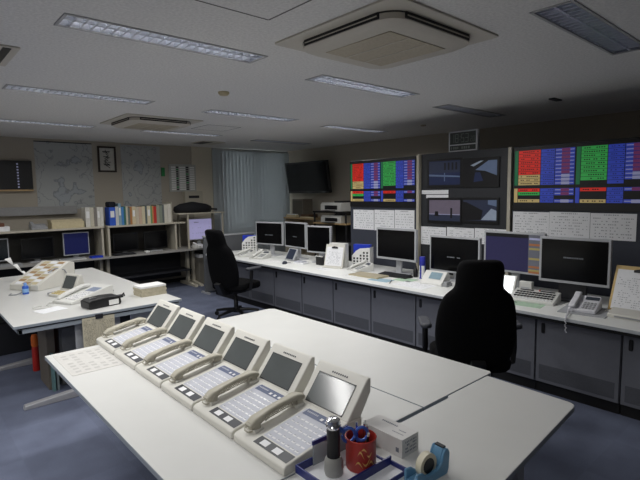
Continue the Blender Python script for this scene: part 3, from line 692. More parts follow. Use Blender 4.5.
def file_box(label, x, y, rot, w, h):
    t = thing('file_holder', label, 'file holder', (x, y, CTZ), RX + rot, 'perforated file holders on the console')
    b = MB(); e = .004
    hh = [(-w / 2, 0), (w / 2, 0), (w / 2, h), (0, h * .92), (-w / 4, h * .72), (-w / 2, h * .55)]
    b.prism([(-w / 2, 0), (w / 2, 0), (w / 2, h), (-w * .05, h * .94), (-w * .28, h * .80), (-w * .5, h * .55)], 'y', 0, e)
    b.prism([(-w / 2, 0), (w / 2, 0), (w / 2, h), (-w * .05, h * .94), (-w * .28, h * .80), (-w * .5, h * .55)], 'y', .11, .11 + e)
    b.box(w / 2 - e, w / 2, 0, .11, 0, h); b.box(-w / 2, -w / 2 + e, 0, .11, 0, h * .5); b.box(-w / 2, w / 2, 0, .11, 0, e)
    b.build('box', PAPERW, t)
    b = MB(); n = 5; s = w / (n + .6)
    for i in range(n):
        for j in range(6):
            x0 = -w / 2 + s * .45 + i * s; z0 = .02 + j * (h * .9) / 6
            lim = h * (.5 + .5 * (i + 1) / n) - .02
            if z0 + s * .55 < lim: b.quad((x0, -.0008, z0), (x0 + s * .55, -.0008, z0), (x0 + s * .55, -.0008, z0 + s * .55), (x0, -.0008, z0 + s * .55))
    b.build('holes', DARK, t)
    tt = thing('blue_folder', 'blue folder standing in the ' + ('far' if x < 4.5 and y > 6 else 'nearer') + ' perforated file holder', 'folder', (x, y, CTZ + .0045), RX + rot, None)
    MB().box(-w / 2 + .01, w / 2 - .012, .03, .09, 0, h + (.0 if y > 6 else .03)).build('cover', BLUE, tt, .003)
    return t
file_box('white perforated file holder at the far end of the console', 4.42, 6.78, .85, .25, .28)
file_box('white perforated file holder behind the desk phone mid console', 4.55, 4.33, .35, .26, .26)

t = thing('tilted_tablet', 'white framed tablet tilted up before the second far monitor', 'tablet', (4.25, 5.50, CTZ), RX - .1)
b = MB(); b.x = Matrix.Rotation(-.5, 4, 'X'); b.box(-.115, .115, 0, .018, .012, .20); b.build('housing', SILVER, t, .004)
b = MB(); b.x = Matrix.Rotation(-.5, 4, 'X'); b.quad((-.092, -.001, .025), (.092, -.001, .025), (.092, -.001, .185), (-.092, -.001, .185)); b.build('screen', mat('slate_screen', (56, 62, 78), .2, emit=.0), t)
b = MB(); b.prism([(.02, 0), (.14, 0), (.10, .10), (.07, .10)], 'x', -.05, .05); b.build('stand', SILVER, t, .004)
def mouse(label, x, y, rot):
    t = thing('computer_mouse', label, 'mouse', (x, y, CTZ), RX + rot, 'mice on the console')
    b = MB(); vs = []; fs = []; n = 12
    rings = [(1, 0), (1, .012), (.85, .026), (.5, .036), (.1, .039)]
    for r_, z in rings: vs += [(.032 * r_ * math.cos(2 * PI * k / n), .055 * r_ * math.sin(2 * PI * k / n), z) for k in range(n)]
    fs = [(i * n + k, i * n + (k + 1) % n, (i + 1) * n + (k + 1) % n, (i + 1) * n + k) for i in range(4) for k in range(n)] + [list(range(n))[::-1], list(range(4 * n, 5 * n))]
    b.add(vs, fs); b.build('shell', mat('navy_plastic', (30, 38, 56), .35), t, ang=60)
    b = MB(); b.tube([(0, .053, .01), (.01, .08, .004), (.04, .09, .004), (.07, .06, .004)], .003, n=5); b.build('cable', DARK, t)
mouse('dark mouse lying before the tilted tablet', 4.03, 5.30, .5)
mouse('dark blue mouse beside the near chair, left of the key panel', 3.95, 2.0, .4)
# small device by third monitor
t = thing('desk_speaker', 'small dark boxy device between the third monitor and the clipboard stand', 'speaker', (4.27, 4.85, CTZ), RX)
MB().box(-.065, .065, 0, .1, 0, .115).build('body', DARK, t, .005); MB().box(-.075, .075, .0, .012, .115, .125).build('top_strip', WHITEP, t); b = MB(); b.box(-.055, .055, -.003, 0, .01, .1); b.build('grille', BLACK, t)
t = thing('note_pad', 'pale note pads scattered between tablet and third monitor', 'paper', (4.2, 5.15, CTZ), RX + .2)
MB().box(-.09, .09, -.06, .06, 0, .02).build('pad', PAPER, t, .002); MB().box(-.08, .06, -.05, .05, .02, .035).build('top_sheet', LABELW, t)
# clip board stand mid
def clipboard(label, x, y, rot, w, h, board, tilt, extra=None):
    t = thing('clipboard_stand', label, 'clipboard', (x, y, CTZ), RX + rot, None)
    T = Matrix.Translation((0, 0, .012)) @ Matrix.Rotation(-tilt, 4, 'X')
    b = MB(); b.x = T; b.box(-w / 2, w / 2, 0, .012, .0, h); b.build('board', board, t, .003)
    b = MB(); b.x = T; b.box(-w / 2 + .02, w / 2 - .015, -.006, -.0005, .015, h - .035, 0)
    for k in range(14): 
        z = .04 + k * (h - .13) / 14
        glyph_row(b, -w / 2 + .04, w / 2 - .04, z, .005, -.0066, 1, .5, .012)
    b.build('papers', [PAPER, INKL], t)
    b = MB(); b.x = T; b.box(-.045, .045, -.014, -.006, h - .055, h - .035); b.tube([(-.04, -.014, h - .04), (0, -.018, h - .03), (.04, -.014, h - .04)], .005); b.build('clip', DARK, t, .002)
    b = MB(); b.box(-w / 2 - .005, w / 2 + .005, -.035, .02, 0, .014); b.box(-w / 2 + .02, w / 2 - .02, .02, h * math.sin(tilt) + .05, 0, .01)
    b.box(-.02, .02, h * math.sin(tilt) * .8, h * math.sin(tilt) * .8 + .02, 0, h * .75 * math.cos(tilt)); b.build('stand', CREAM, t, .004)
    return t
t = clipboard('cream clipboard stand with papers left of the blue file holder', 4.24, 4.54, .3, .28, .30, CREAM, .28)
b = MB(); b.box(-.13, .12, .13, .22, .0, .31); b.build('tray_box', WHITEP, t, .006)
clipboard('tan clipboard with a dark clip leaning at the right photo edge', 4.27, 1.135, -.02, .36, .385, mat('tan_board', (200, 172, 116), .6, var=.06), .45)
t = thing('document_tray', 'cream slanted tray in front of the tan clipboard at right', 'tray', (4.12, 1.08, CTZ), RX)
MB().prism([(-.06, 0), (-.06, .03), (.06, .06), (.09, .05), (.09, 0)], 'x', -.17, .17).build('tray', CREAM, t, .005); b = MB(); b.box(-.12, .12, -.062, -.058, .008, .02); b.build('slot', GREYP, t)
# keyboard, folder
t = thing('beige_folder', 'beige folder lying on the console before the black monitor', 'folder', (4.12, 3.80, CTZ), RX + .05)
MB().box(-.22, .22, -.11, .12, 0, .012).build('cover', mat('folder_tan', (176, 166, 136), .7, var=.05), t, .002); MB().box(-.21, .21, -.10, .11, .012, .017).build('sheet', mat('folder_sheet', (166, 158, 136), .7), t)
t = thing('keyboard', 'black keyboard lying behind the beige folder', 'keyboard', (4.31, 3.56, CTZ), RX)
MB().prism([(-.07, 0), (-.07, .012), (.07, .026), (.07, 0)], 'x', -.21, .21).build('body', BLACK, t, .003)
b = MB()
for r_ in range(5):
    for c_ in range(15): b.box(-.2 + c_ * .0268, -.178 + c_ * .0268, -.062 + r_ * .026, -.041 + r_ * .026, .012 + r_ * .0026, .021 + r_ * .0026)
b.build('keys', DARK, t, .001)
for (x, y, r, m, w, h, lb) in ((4.0, 3.98, .15, PAPERW, .2, .14, 'white sheet on the console before the desk phone mid row'), (4.02, 3.52, .1, BLUEP, .26, .16, 'pale blue sheet at the console edge before the beige folder'),
                           (4.05, 3.08, .0, PAPER, .40, .26, 'large white sheet under clear film near the near chair'), (4.22, 3.33, .05, GREENP, .22, .18, 'pale green sheet near the blue spray can'),
                           (4.03, 1.86, .1, GREENP, .26, .16, 'pale green sheet in front of the white key panel'), (4.02, 5.62, .2, PAPERW, .30, .2, 'white papers before the tilted tablet at the console edge'),
                           (4.10, 4.55, .0, PAPER, .22, .12, 'white slip before the clipboard stand')):
    t = thing('paper_sheet', lb, 'paper', (x, y, CTZ), RX + r, 'loose sheets on the console')
    MB().box(-w / 2, w / 2, -h / 2, h / 2, 0, .0025).build('sheet', m, t)
    b = MB()
    for k in range(6):
        yy = -h / 2 + h * (k + .6) / 7; x_ = -w / 2 + .02
        while x_ < w / 2 - .03: 
            if random.random() < .6: b.quad((x_, yy, .003), (x_ + .012, yy, .003), (x_ + .012, yy + .006, .003), (x_, yy + .006, .003))
            x_ += .016
    b.build('print', INKL, t)
tag(MB().tube([(0, -.09, .004), (0, .09, .004)], .004).build('pen', BLACK, loc=(4.0, 3.36, CTZ + .003), rotz=-1.0), 'black pen lying across the pale sheets at the console edge', 'pen')
t = thing('spray_can', 'tall blue and white spray can beside the near black monitor', 'spray can', (4.42, 3.25, CTZ))
MB().lathe([(0, 0), (.034, 0), (.035, .004), (.035, .19), (.033, .2), (0, .2)]).build('can', mat('can_blue', (40, 48, 150), .35), t)
b = MB()
for k in range(5):
    a0, a1 = PI + .35 + k * .2, PI + .35 + (k + 1) * .2
    b.add([(.0357 * math.cos(a0), .0357 * math.sin(a0), .012), (.0357 * math.cos(a1), .0357 * math.sin(a1), .012), (.0357 * math.cos(a1), .0357 * math.sin(a1), .15), (.0357 * math.cos(a0), .0357 * math.sin(a0), .15)], [(0, 1, 2, 3)])
for k in range(3):
    a0, a1 = PI - .95 + k * .22, PI - .95 + (k + 1) * .22
    b.add([(.0357 * math.cos(a0), .0357 * math.sin(a0), .012), (.0357 * math.cos(a1), .0357 * math.sin(a1), .012), (.0357 * math.cos(a1), .0357 * math.sin(a1), .15), (.0357 * math.cos(a0), .0357 * math.sin(a0), .15)], [(0, 1, 2, 3)])
b.build('label_band', PAPERW, t); MB().lathe([(0, .2), (.033, .2), (.034, .24), (.031, .25), (0, .25)]).build('cap', mat('cap_indigo', (48, 56, 170), .4), t)
t = thing('glue_bottle', 'small black bottle left of the blue spray can', 'bottle', (4.44, 3.36, CTZ)); MB().lathe([(0, 0), (.026, 0), (.027, .005), (.026, .08), (.014, .1), (0, .1)]).build('body', BLACK, t); MB().lathe([(0, .1), (.012, .1), (.01, .13), (0, .132)]).build('cap', DARK, t)
t = thing('display_unit', 'white desk unit with tilted pale display left of the near chair', 'telephone', (4.22, 2.96, CTZ), RX + .05)
MB().prism([(-.06, 0), (-.06, .02), (.06, .135), (.10, .13), (.12, 0)], 'x', -.13, .13).build('body', WHITEP, t, .005)
def up(b, x0, x1, s0, s1, m=0):
    p = lambda s: (-.06 + .12 * s - .002, .02 + .115 * s + .002)
    (ya, za), (yb_, zb_) = p(s0), p(s1); b.quad((x0, ya, za), (x1, ya, za), (x1, yb_, zb_), (x0, yb_, zb_), m)
b = MB(); up(b, -.05, .09, .35, .88); b.build('screen', mat('pale_lcd', (126, 150, 162), .3), t)
b = MB(); b.box(.135, .19, -.05, .06, 0, .03); b.box(.14, .185, -.04, .05, .03, .05); b.build('side_keys', GREYP, t, .004)
t = thing('glowing_tablet', 'bright white lit tablet tilted up right beside the near chair', 'tablet', (4.26, 2.24, CTZ), RX + .1)
b = MB(); b.x = Matrix.Rotation(-.5, 4, 'X'); b.box(-.13, .13, 0, .02, .012, .20); b.build('housing', WHITEP, t, .004)
b = MB(); b.x = Matrix.Rotation(-.5, 4, 'X'); b.quad((-.112, -.001, .022), (.112, -.001, .022), (.112, -.001, .188), (-.112, -.001, .188)); b.build('screen', E_LIT, t)
b = MB(); b.prism([(.02, 0), (.15, 0), (.10, .10), (.07, .10)], 'x', -.05, .05); b.build('stand', WHITEP, t, .004)
t = thing('key_panel', 'white key panel with rows of dark keys below the large black monitor', 'keyboard', (4.19, 1.875, CTZ), RX + .1)
MB().prism([(-.10, 0), (-.10, .02), (.10, .085), (.12, .08), (.12, 0)], 'x', -.19, .19).build('body', WHITEP, t, .005)
b = MB()
def kz(y): return .02 + (y + .1) * .065 / .2
for r_ in range(4):
    for c_ in range(12):
        x, y = -.165 + c_ * .028, -.075 + r_ * .036
        b.box(x, x + .022, y, y + .022, kz(y), kz(y) + .010, 0 if (r_ > 0) else 1)
for c_ in range(2): b.quad((-.15 + c_ * .18, .07, kz(.07) + .002), (-.03 + c_ * .18, .07, kz(.07) + .002), (-.03 + c_ * .18, .09, kz(.09) + .002), (-.15 + c_ * .18, .09, kz(.09) + .002), 0)
b.build('keys', [DARK, KEYS], t, .001)
b = MB(); b.lathe([(0, 0), (.007, 0), (.006, .012), (0, .014)], (.02, .085, .078)); b.build('red_lamp', RED, t)
t = thing('cpu_box', 'small white box behind the key panel beside the black monitor stand', 'box', (4.365, 2.03, CTZ), RX); MB().box(-.07, .05, 0, .05, 0, .13).build('case', WHITEP, t, .005); MB().box(-.05, .03, -.003, 0, .03, .08).build('front', SILVER, t)

# ------------------------------------------------------------------ low partition past the console
t = thing('low_partition', 'low grey cloth partition at the far end of the console', 'partition', (4.35, 7.28, 0))
MB().box(-.5, .5, 0, .045, .03, .96).build('panel', mat('partition_cloth', (96, 98, 102), .9, var=.08, scale=120), t, .004); MB().box(-.51, .51, -.006, .051, .96, .985).build('cap_rail', SILVER, t, .003)
b = MB(); b.box(-.51, -.47, -.1, .15, 0, .03); b.box(.47, .51, -.1, .15, 0, .03); b.build('feet', SILVER, t)

# ================================================================== STATUS BOARDS
SX = 4.86
def board(name, label, y1, y0, z1):
    """tall panel facing the aisle between world y1 (left) and y0"""
    t = thing(name, label, 'display cabinet', (SX, (y0 + y1) / 2, 0), RX, 'display cabinets above the console'); w = (y1 - y0) / 2
    return t, w
def status_cells(b, xw, x0, z0, z1, kind):
    """one display's coloured table; materials: 0 black,1 red,2 green,3 dark green,4 blue,5 tan,6 plum,7 pale"""
    y = -.0045; W_ = xw; H = z1 - z0
    def cell(a, c, zb, zt, m, yy=y): b.quad((x0 + a * W_, yy, zb), (x0 + c * W_, yy, zb), (x0 + c * W_, yy, zt), (x0 + a * W_, yy, zt), m)
    ut, ub = z1 - .045 * H, z1 - .62 * H; rows = 10; rh = (ut - ub) / rows
    lt, lb = z1 - .67 * H, z1 - .905 * H; lh = (lt - lb) / 4
    cell(.01, .07, ub, ut, 3)
    seq = [1] * 7 + [5] * 3 if kind == 0 else [2] * 9 + [0]
    low = [1, 2, 0, 5] if kind == 0 else [1, 0, 0, 5]
    cell(.01, .07, lb, lt, 5 if kind == 0 else 4)
    def row(zb, zt, m, i):
        g = (zt - zb) * .05
        cell(.08, .45, zb + g, zt - g, m)
        if m: 
            glyph = .12
            while glyph < .42:
                if random.random() < .75: cell(glyph, glyph + .022, zb + (zt - zb) * .35, zt - (zt - zb) * .35, 0, y - .0008)
                glyph += .034
        blank = (m == 0)
        cell(.46, .68, zb + g, zt - g, 4)
        gl = .50
        while gl < .66:
            if random.random() < .7: cell(gl, gl + .02, zb + (zt - zb) * .4, zt - (zt - zb) * .4, 0, y - .0008)
            gl += .03
        cell(.69, .99, zb + g, zt - g, 4 if not blank else 0)
        if not blank:
            cell(.70, .80, zb + (zt - zb) * .4, zt - (zt - zb) * .38, 7, y - .0008); cell(.91, .98, zb + (zt - zb) * .4, zt - (zt - zb) * .4, 7, y - .0008)
            cell(.79, .92, zb + (zt - zb) * .1, zt - (zt - zb) * .1, 6 if i < 7 else 7, y - .0012)
    for i, m in enumerate(seq): row(ut - (i + 1) * rh, ut - i * rh, m, i)
    for i, m in enumerate(low): row(lt - (i + 1) * lh, lt - i * lh, m, i * 2 + (5 if i == 3 else 0))
CELLM = [E_BLK, E_RED, E_GRN, E_DGR, E_BLU, E_BEI, E_MAG, E_WHT]
def status_board(label, y1, y0, zt):
    t, w = board('status_board', label, y1, y0, zt)
    MB().box(-w, w, .0, .30, 0, zt).build('cabinet', NAVY, t, .004)
    b = MB(); z0, z1 = 1.476, zt - .005
    b.box(-w + .005, w - .005, -.012, 0, z0, z1); b.build('bezel', BLACK, t, .002)
    for k in range(2):
        b = MB(); b.x = Matrix.Translation((0, -.010, 0)); x0 = -w + .015 + k * (w - .015); ww = w - .018
        b.quad((x0, -.0035, z0 + .02), (x0 + ww, -.0035, z0 + .02), (x0 + ww, -.0035, z1 - .012), (x0, -.0035, z1 - .012), 0)
        status_cells(b, ww, x0, z0 + .02, z1 - .012, k); b.build('screen', CELLM, t)
    return t
status_board('left status board with red and green tables beside the wall TV', 4.82, 3.665, 2.115)
status_board('right status board with red and green tables right of the camera screens', 2.43, 1.20, 2.125)
t = thing('light_post', 'slim cream post left of the camera screens', 'post', (SX + .01, 3.64, 0), RX, 'slim posts between the display cabinets'); MB().box(-.018, .018, -.03, .25, 0, 2.13).build('post', SHELFW, t, .002)
dup(t, (SX + .01, 2.465, 0), RX, 'slim cream post between the camera screens and right status board')
# camera monitor cabinet
t, w = board('camera_cabinet', 'charcoal cabinet holding four small camera screens under the clock', 3.615, 2.49, 2.14)
t.location.x = SX + .02
MB().box(-w, w, 0, .30, 0, 2.13).build('cabinet', NAVYD, t, .004)
def camscreen(u0, v0, u1, v1, deco):
    a, c = at_x(u0, v0, SX + .01), at_x(u1, v1, SX + .01); cy = (3.615 + 2.49) / 2
    x0, x1, z0, z1 = cy - a.y, cy - c.y, c.z, a.z
    b = MB(); b.box(x0 - .028, x1 + .028, -.012, 0, z0 - .035, z1 + .028); f = b.build('camera_frame', BLACK, t, .003)
    b = MB(); b.quad((x0, -.0125, z0), (x1, -.0125, z0), (x1, -.0125, z1), (x0, -.0125, z1), 0); mats = []
    deco(b, mats, x0, x1, z0, z1); b.build('camera_screen', mats, f)
def P(b, x0, x1, z0, z1, pts, m, off=-.0132): b.add([(x0 + (x1 - x0) * u, off, z0 + (z1 - z0) * v) for u, v in pts], [list(range(len(pts)))], m)
def d1(b, mats, *r):
    mats += [E_DEEP, E_SKY, E_BLK, E_ROAD]; P(b, *r, [(0, .5), (1, .5), (1, .97), (0, .97)], 3); P(b, *r, [(.05, .62), (.5, .66), (1, .6), (1, .8), (.4, .82)], 3, -.0135)
    for u in (.5, .62, .74, .86): P(b, *r, [(u, .62), (u + .05, .62), (u + .05, .92), (u, .92)], 2, -.0138)
    P(b, *r, [(.0, .38), (1, .3), (1, .36), (0, .46)], 1, -.014); P(b, *r, [(.5, .15), (.53, .15), (.53, .5), (.5, .5)], 1, -.014)
def d2(b, mats, *r):
    mats += [E_BLK, E_SKY, E_DEEP, E_SNOW]; P(b, *r, [(.35, .6), (.65, .55), (1, .35), (1, .97), (.75, .97)], 1); P(b, *r, [(.2, .8), (.5, .97), (.6, .97), (.3, .75)], 3, -.0136); P(b, *r, [(.3, .1), (.6, .15), (.5, .5), (.35, .5)], 2, -.0138)
def d3(b, mats, *r):
    mats += [E_DUSK, E_WHT, E_BLK, E_ROAD]; P(b, *r, [(0, 0), (1, 0), (1, .3), (0, .3)], 3); P(b, *r, [(0, .3), (1, .3), (1, .33), (0, .33)], 1, -.0136)
    P(b, *r, [(.7, .15), (.76, .15), (.76, .62), (.7, .62)], 2, -.014); P(b, *r, [(.18, .22), (.32, .22), (.3, .45), (.2, .45)], 2, -.014)
def d4(b, mats, *r):
    mats += [E_ROAD, E_SNOW, E_BLK, E_SKY]; P(b, *r, [(.55, .05), (1, .05), (1, .5), (.85, .6)], 1); P(b, *r, [(0, 0), (.55, .05), (.6, .5), (.1, .9), (0, .9)], 2, -.0136); P(b, *r, [(.75, .8), (1, .7), (1, 1), (.75, 1)], 3, -.0136)
camscreen(429.5, 162, 460, 184.5, d1); camscreen(464.5, 161, 497, 184, d2); camscreen(429.5, 200, 460, 221.5, d3); camscreen(463.5, 200, 496.5, 221.5, d4)
def sheet_at(u0, v0, u1, v1, X, label, cat='paper', grp=None, name='posted_sheet', lines=7, cols=5, m=PAPER):
    a, c = at_x(u0, v0, X), at_x(u1, v1, X); w, h = (a.y - c.y), (a.z - c.z)
    t = thing(name, label, cat, (X - .001, (a.y + c.y) / 2, c.z), RX, grp)
    MB().box(-w / 2, w / 2, -.002, 0, 0, h).build('sheet', m, t)
    b = MB()
    for k in range(lines): glyph_row(b, -w / 2 + w * .06, w / 2 - w * .06, h * (k + .8) / (lines + 1.6), h * .035, -.0024, 0, .55, w / 26)
    glyph_row(b, -w * .2, w * .2, h * .92, h * .035, -.0024, 0, .9, w / 26)
    b.build('print', INKL, t); return t
sheet_at(353.5, 209.5, 374.0, 230, SX, 'left one of three printed sheets under the left status board', grp='sheets posted under the displays')
sheet_at(374.5, 209.7, 394.5, 231.5, SX, 'middle one of three printed sheets under the left status board', grp='sheets posted under the displays')
sheet_at(395.0, 209.9, 414.5, 233, SX, 'right one of three printed sheets under the left status board', grp='sheets posted under the displays')
sheet_at(421.2, 226.2, 446, 246, SX + .02, 'left one of three printed sheets below the camera screens', grp='sheets posted under the displays', lines=6)
sheet_at(447.2, 227, 474, 246, SX + .02, 'middle one of three printed sheets below the camera screens', grp='sheets posted under the displays', lines=6)
sheet_at(475, 228, 507.5, 246, SX + .02, 'right one of three printed sheets below the camera screens', grp='sheets posted under the displays', lines=6)
sheet_at(513.5, 211.5, 549, 235.5, SX, 'left one of three printed sheets under the right status board', grp='sheets posted under the displays')
sheet_at(550, 211.7, 589.5, 238.5, SX, 'middle one of three printed sheets under the right status board', grp='sheets posted under the displays')
sheet_at(591, 213, 636, 241.5, SX, 'right one of three printed sheets under the right status board', grp='sheets posted under the displays')
sheet_at(422, 190.3, 448.5, 194, SX + .02, 'upper white name strip between the left camera screens', 'label strip', 'name strips on the camera cabinet', 'name_strip', 1, 8)
sheet_at(426.5, 194.8, 448.5, 198.2, SX + .02, 'lower white name strip between the left camera screens', 'label strip', 'name strips on the camera cabinet', 'name_strip', 1, 8)
# digital clock
a, c = at_x(449, 131.5, SX + .06), at_x(477, 151.5, SX + .06)
t = thing('digital_clock', 'grey framed digital wall clock standing on the camera cabinet', 'clock', (SX + .06, (a.y + c.y) / 2, 2.13), RX)
hw = .185; MB().box(-hw, hw, 0, .05, 0, .235).build('frame', SILVER, t, .004)
b = MB(); b.quad((-hw + .018, -.001, .085), (hw - .018, -.001, .085), (hw - .018, -.001, .22), (-hw + .018, -.001, .22), 0); b.quad((-hw + .018, -.001, .016), (hw - .018, -.001, .016), (hw - .018, -.001, .072), (-hw + .018, -.001, .072), 0)
SEG = {'0': 'abcdef', '1': 'bc', '2': 'abged', '3': 'abgcd', '4': 'fgbc', '5': 'afgcd', '6': 'afgedc', '7': 'abc', '8': 'abcdefg', '9': 'abcdfg'}
def digit(b, ch, x, z, w, h, m=1):
    tk = w * .16; y = -.002
    S = {'a': (0, h - tk, w, h), 'd': (0, 0, w, tk), 'g': (0, h / 2 - tk / 2, w, h / 2 + tk / 2), 'f': (0, h / 2, tk, h), 'b': (w - tk, h / 2, w, h), 'e': (0, 0, tk, h / 2), 'c': (w - tk, 0, w, h / 2)}
    for s in SEG[ch]: x0, z0, x1, z1 = S[s]; b.quad((x + x0, y, z + z0), (x + x1, y, z + z0), (x + x1, y, z + z1), (x + x0, y, z + z1), m)
for k, ch in enumerate('18'): digit(b, ch, -.15 + k * .055, .105, .04, .095)
for k, ch in enumerate('53'): digit(b, ch, -.02 + k * .055, .105, .04, .095)
for z in (.13, .17): b.quad((-.036, -.002, z), (-.028, -.002, z), (-.028, -.002, z + .01), (-.036, -.002, z + .01), 1)
for k, ch in enumerate('20'): digit(b, ch, .10 + k * .03, .105, .022, .06)
glyph_row(b, -.15, .15, .03, .028, -.002, 1, .8, .022)
b.build('face', [mat('clock_face', (44, 48, 46), .3), mat('clock_ink', (104, 112, 106), .4)], t)

# ================================================================== CORNER: TV, RACK, PRINTERS
t = thing('wall_television', 'large black television mounted high on the corner wall', 'television', (6.45, 7.64, 1.99), RX)
b = MB(); b.x = Matrix.Rotation(.15, 4, 'X'); b.box(-.66, .66, -.03, .03, -.325, .325); b.build('housing', BLACK, t, .006)
b = MB(); b.x = Matrix.Rotation(.15, 4, 'X'); b.quad((-.635, -.0312, -.285), (.635, -.0312, -.285), (.635, -.0312, .30), (-.635, -.0312, .30)); b.build('screen', mat('television_glass', (8, 8, 9), .12, var=.1, spec=.12), t)
b = MB(); b.x = Matrix.Rotation(.15, 4, 'X'); glyph_row(b, .40, .52, -.31, .012, -.0315, 0); b.build('maker_mark', GREYP, t)
b = MB(); b.box(-.2, .2, .1, .25, -.15, .15); b.tube([(-.1, .02, 0), (-.1, .12, 0)], .03); b.tube([(.1, .02, 0), (.1, .12, 0)], .03); b.build('wall_bracket', DARK, t)
t = thing('storage_shelf', 'wood topped shelf unit beneath the wall television', 'shelf', (6.30, 7.55, 0), RX)
MB().box(-.45, .55, -.22, .36, 1.15, 1.18).build('top_board', WOOD, t, .003)
b = MB(); b.box(-.44, -.415, -.2, .34, 0, 1.15); b.box(.52, .545, -.2, .34, 0, 1.15); b.box(-.44, .545, .32, .34, 0, 1.15); b.build('frame', SHELFW, t, .002)
MB().box(-.415, .52, -.19, .32, .70, .725).build('shelf_board', WOOD, t); MB().box(-.415, .52, -.19, .32, .2, .225).build('shelf_board', WOOD, t)
t = thing('speaker_box', 'taupe box standing at the left end of the wood topped shelf', 'box', (6.32, 7.70, 1.18), RX); MB().box(-.17, .17, -.1, .16, 0, .37).build('cabinet', mat('speaker_taupe', (110, 104, 94), .6), t, .005); MB().box(-.145, .145, -.103, -.1, .03, .34).build('grille', mat('grille_taupe', (92, 88, 80), .8), t)
t = thing('paper_tray', 'beige tray of papers in front of the taupe box on wood shelf', 'tray', (6.14, 7.74, 1.18), RX); MB().box(-.2, .12, -.04, .05, 0, .05).build('tray', BEIGE, t, .003); MB().box(-.17, .1, -.03, .04, .05, .065).build('papers', PAPER, t)
t = thing('brown_binders', 'low brown stack on the wood shelf left of the printers', 'paper stack', (6.2, 7.33, 1.18), RX); MB().box(-.12, .14, -.1, .12, 0, .07).build('stack', mat('brown_card', (84, 62, 44), .7), t, .003); MB().box(-.10, .28, -.14, -.105, .0, .025).build('tray', BEIGE, t)
t = thing('printer_rack', 'dark two tier rack holding the white printers beside left status board', 'rack', (6.25, 6.55, 0), RX)
MB().box(-.42, .48, -.25, .38, 1.30, 1.33).build('upper_deck', BLACK, t, .002); MB().box(-.42, .48, -.25, .38, 1.09, 1.115).build('lower_deck', WOOD, t, .002)
for (x, y) in ((-.4, -.22), (.45, -.22), (-.4, .36), (.45, .36)): MB().box(x - .012, x + .012, y - .012, y + .012, 0, 1.30).build('leg', DARK, t)
MB().box(-.40, .44, .33, .35, .0, 1.08).build('back_panel', DARK, t); MB().box(-.38, .42, -.2, .3, .45, .47).build('shelf_board', DARK, t)
def printer(label, z, w, h):
    t = thing('printer', label, 'printer', (6.2, 6.50, z), RX, 'printers by the corner')
    MB().prism([(-.18, 0), (-.18, h * .75), (-.14, h), (.22, h), (.22, 0)], 'x', -w, w).build('body', WHITEP, t, .008)
    b = MB(); b.box(-w * .55, w * .7, -.184, -.17, h * .2, h * .68); b.build('paper_slot', BLACK, t, .004)
    b = MB(); b.box(-w * .45, w * .5, -.30, -.17, h * .08, h * .13); b.build('output_tray', DARK, t, .003)
    b = MB(); b.box(w * .1, w * .98, -.1, .2, h, h + .03); b.build('lid', DARK, t, .004); return t
printer('white and black printer on the upper deck of the corner rack', 1.33, .27, .16)
printer('white printer on the lower deck of the corner rack', 1.115, .27, .14)
t = thing('green_case', 'dark box with a green strap behind the clipboard stand', 'box', (5.2, 5.35, 0)); MB().box(-.2, .2, -.25, .25, 0, .88).build('case', DARK, t, .008); b = MB(); b.tube([(-.204, .2, .87), (-.206, -.05, .78), (-.204, -.2, .7)], .012); b.build('strap', GREEN, t)

# ================================================================== BACK WALL DESKS
def back_desk(label, x0, x1):
    t = thing('back_desk', label, 'desk', ((x0 + x1) / 2, 0, 0), 0, 'grey desks along the back wall'); w = (x1 - x0) / 2
    MB().box(-w, w, 7.95, 8.60, .672, .70).build('desktop', DESKG, t, .003)
    for s in (-1, 1):
        b = MB(); xx = s * (w - .05); b.prism([(7.93, 0), (8.55, 0), (8.55, .05), (8.3, .075), (7.95, .035)], 'x', xx - .03, xx + .03); b.box(xx - .025, xx + .025, 8.24, 8.32, .06, .672); b.build('leg', SHELFW, t, .004)
    MB().box(-w + .08, w - .08, 8.50, 8.52, .15, .66).build('modesty_panel', DARK, t); 
    if w > .5: MB().box(-w + .08, w - .08, 8.05, 8.45, .30, .325).build('under_shelf', DARK, t)
    return t
back_desk('grey back desk at the left photo edge carrying the blue screen', .75, 2.535)
back_desk('grey back desk under the row of colourful books', 2.545, 4.07)
back_desk('grey back desk under the lavender screen beside the blind', 4.08, 4.78)
def riser(label, x0, x1, top, posts):
    t = thing('shelf_riser', label, 'shelf', (0, 0, .70), 0, 'shelf risers on the back desks')
    MB().box(x0, x1, 8.08, 8.52, top - .70 - .028, top - .70).build('shelf_board', SHELFW, t, .003)
    for (px, d) in posts:
        MB().box(px - .016, px + .016, 8.10, 8.50, 0, top - .70 - .028).build('side_panel', SHELFW, t, .002)
    MB().box(posts[0][0], posts[-1][0], 8.485, 8.50, 0, top - .70 - .028).build('back_panel', mat('riser_back', (74, 72, 68), .7), t)
    return t
riser('cream shelf riser at left over the blue screen', .80, 2.52, 1.19, [(.83, 0), (2.49, 0)])
riser('cream shelf riser under the colourful books', 2.57, 3.92, 1.19, [(2.59, 0), (3.74, 0)])
t = thing('book_end', 'cream upright bookend panel at the right end of the books', 'bookend', (3.70, 8.30, 1.19)); MB().box(-.008, .008, -.15, .15, 0, .36).build('upright', SHELFW, t, .002)
tag(MB().box(.80, 2.27, 8.53, 8.622, 1.395, 1.525).build('cable_duct', mat('duct_grey', (146, 146, 146), .6)), 'long pale grey duct along the wall below the left map', 'duct')
D.objects['cable_duct'].data.transform(Matrix.Translation((0, .08, 0)))
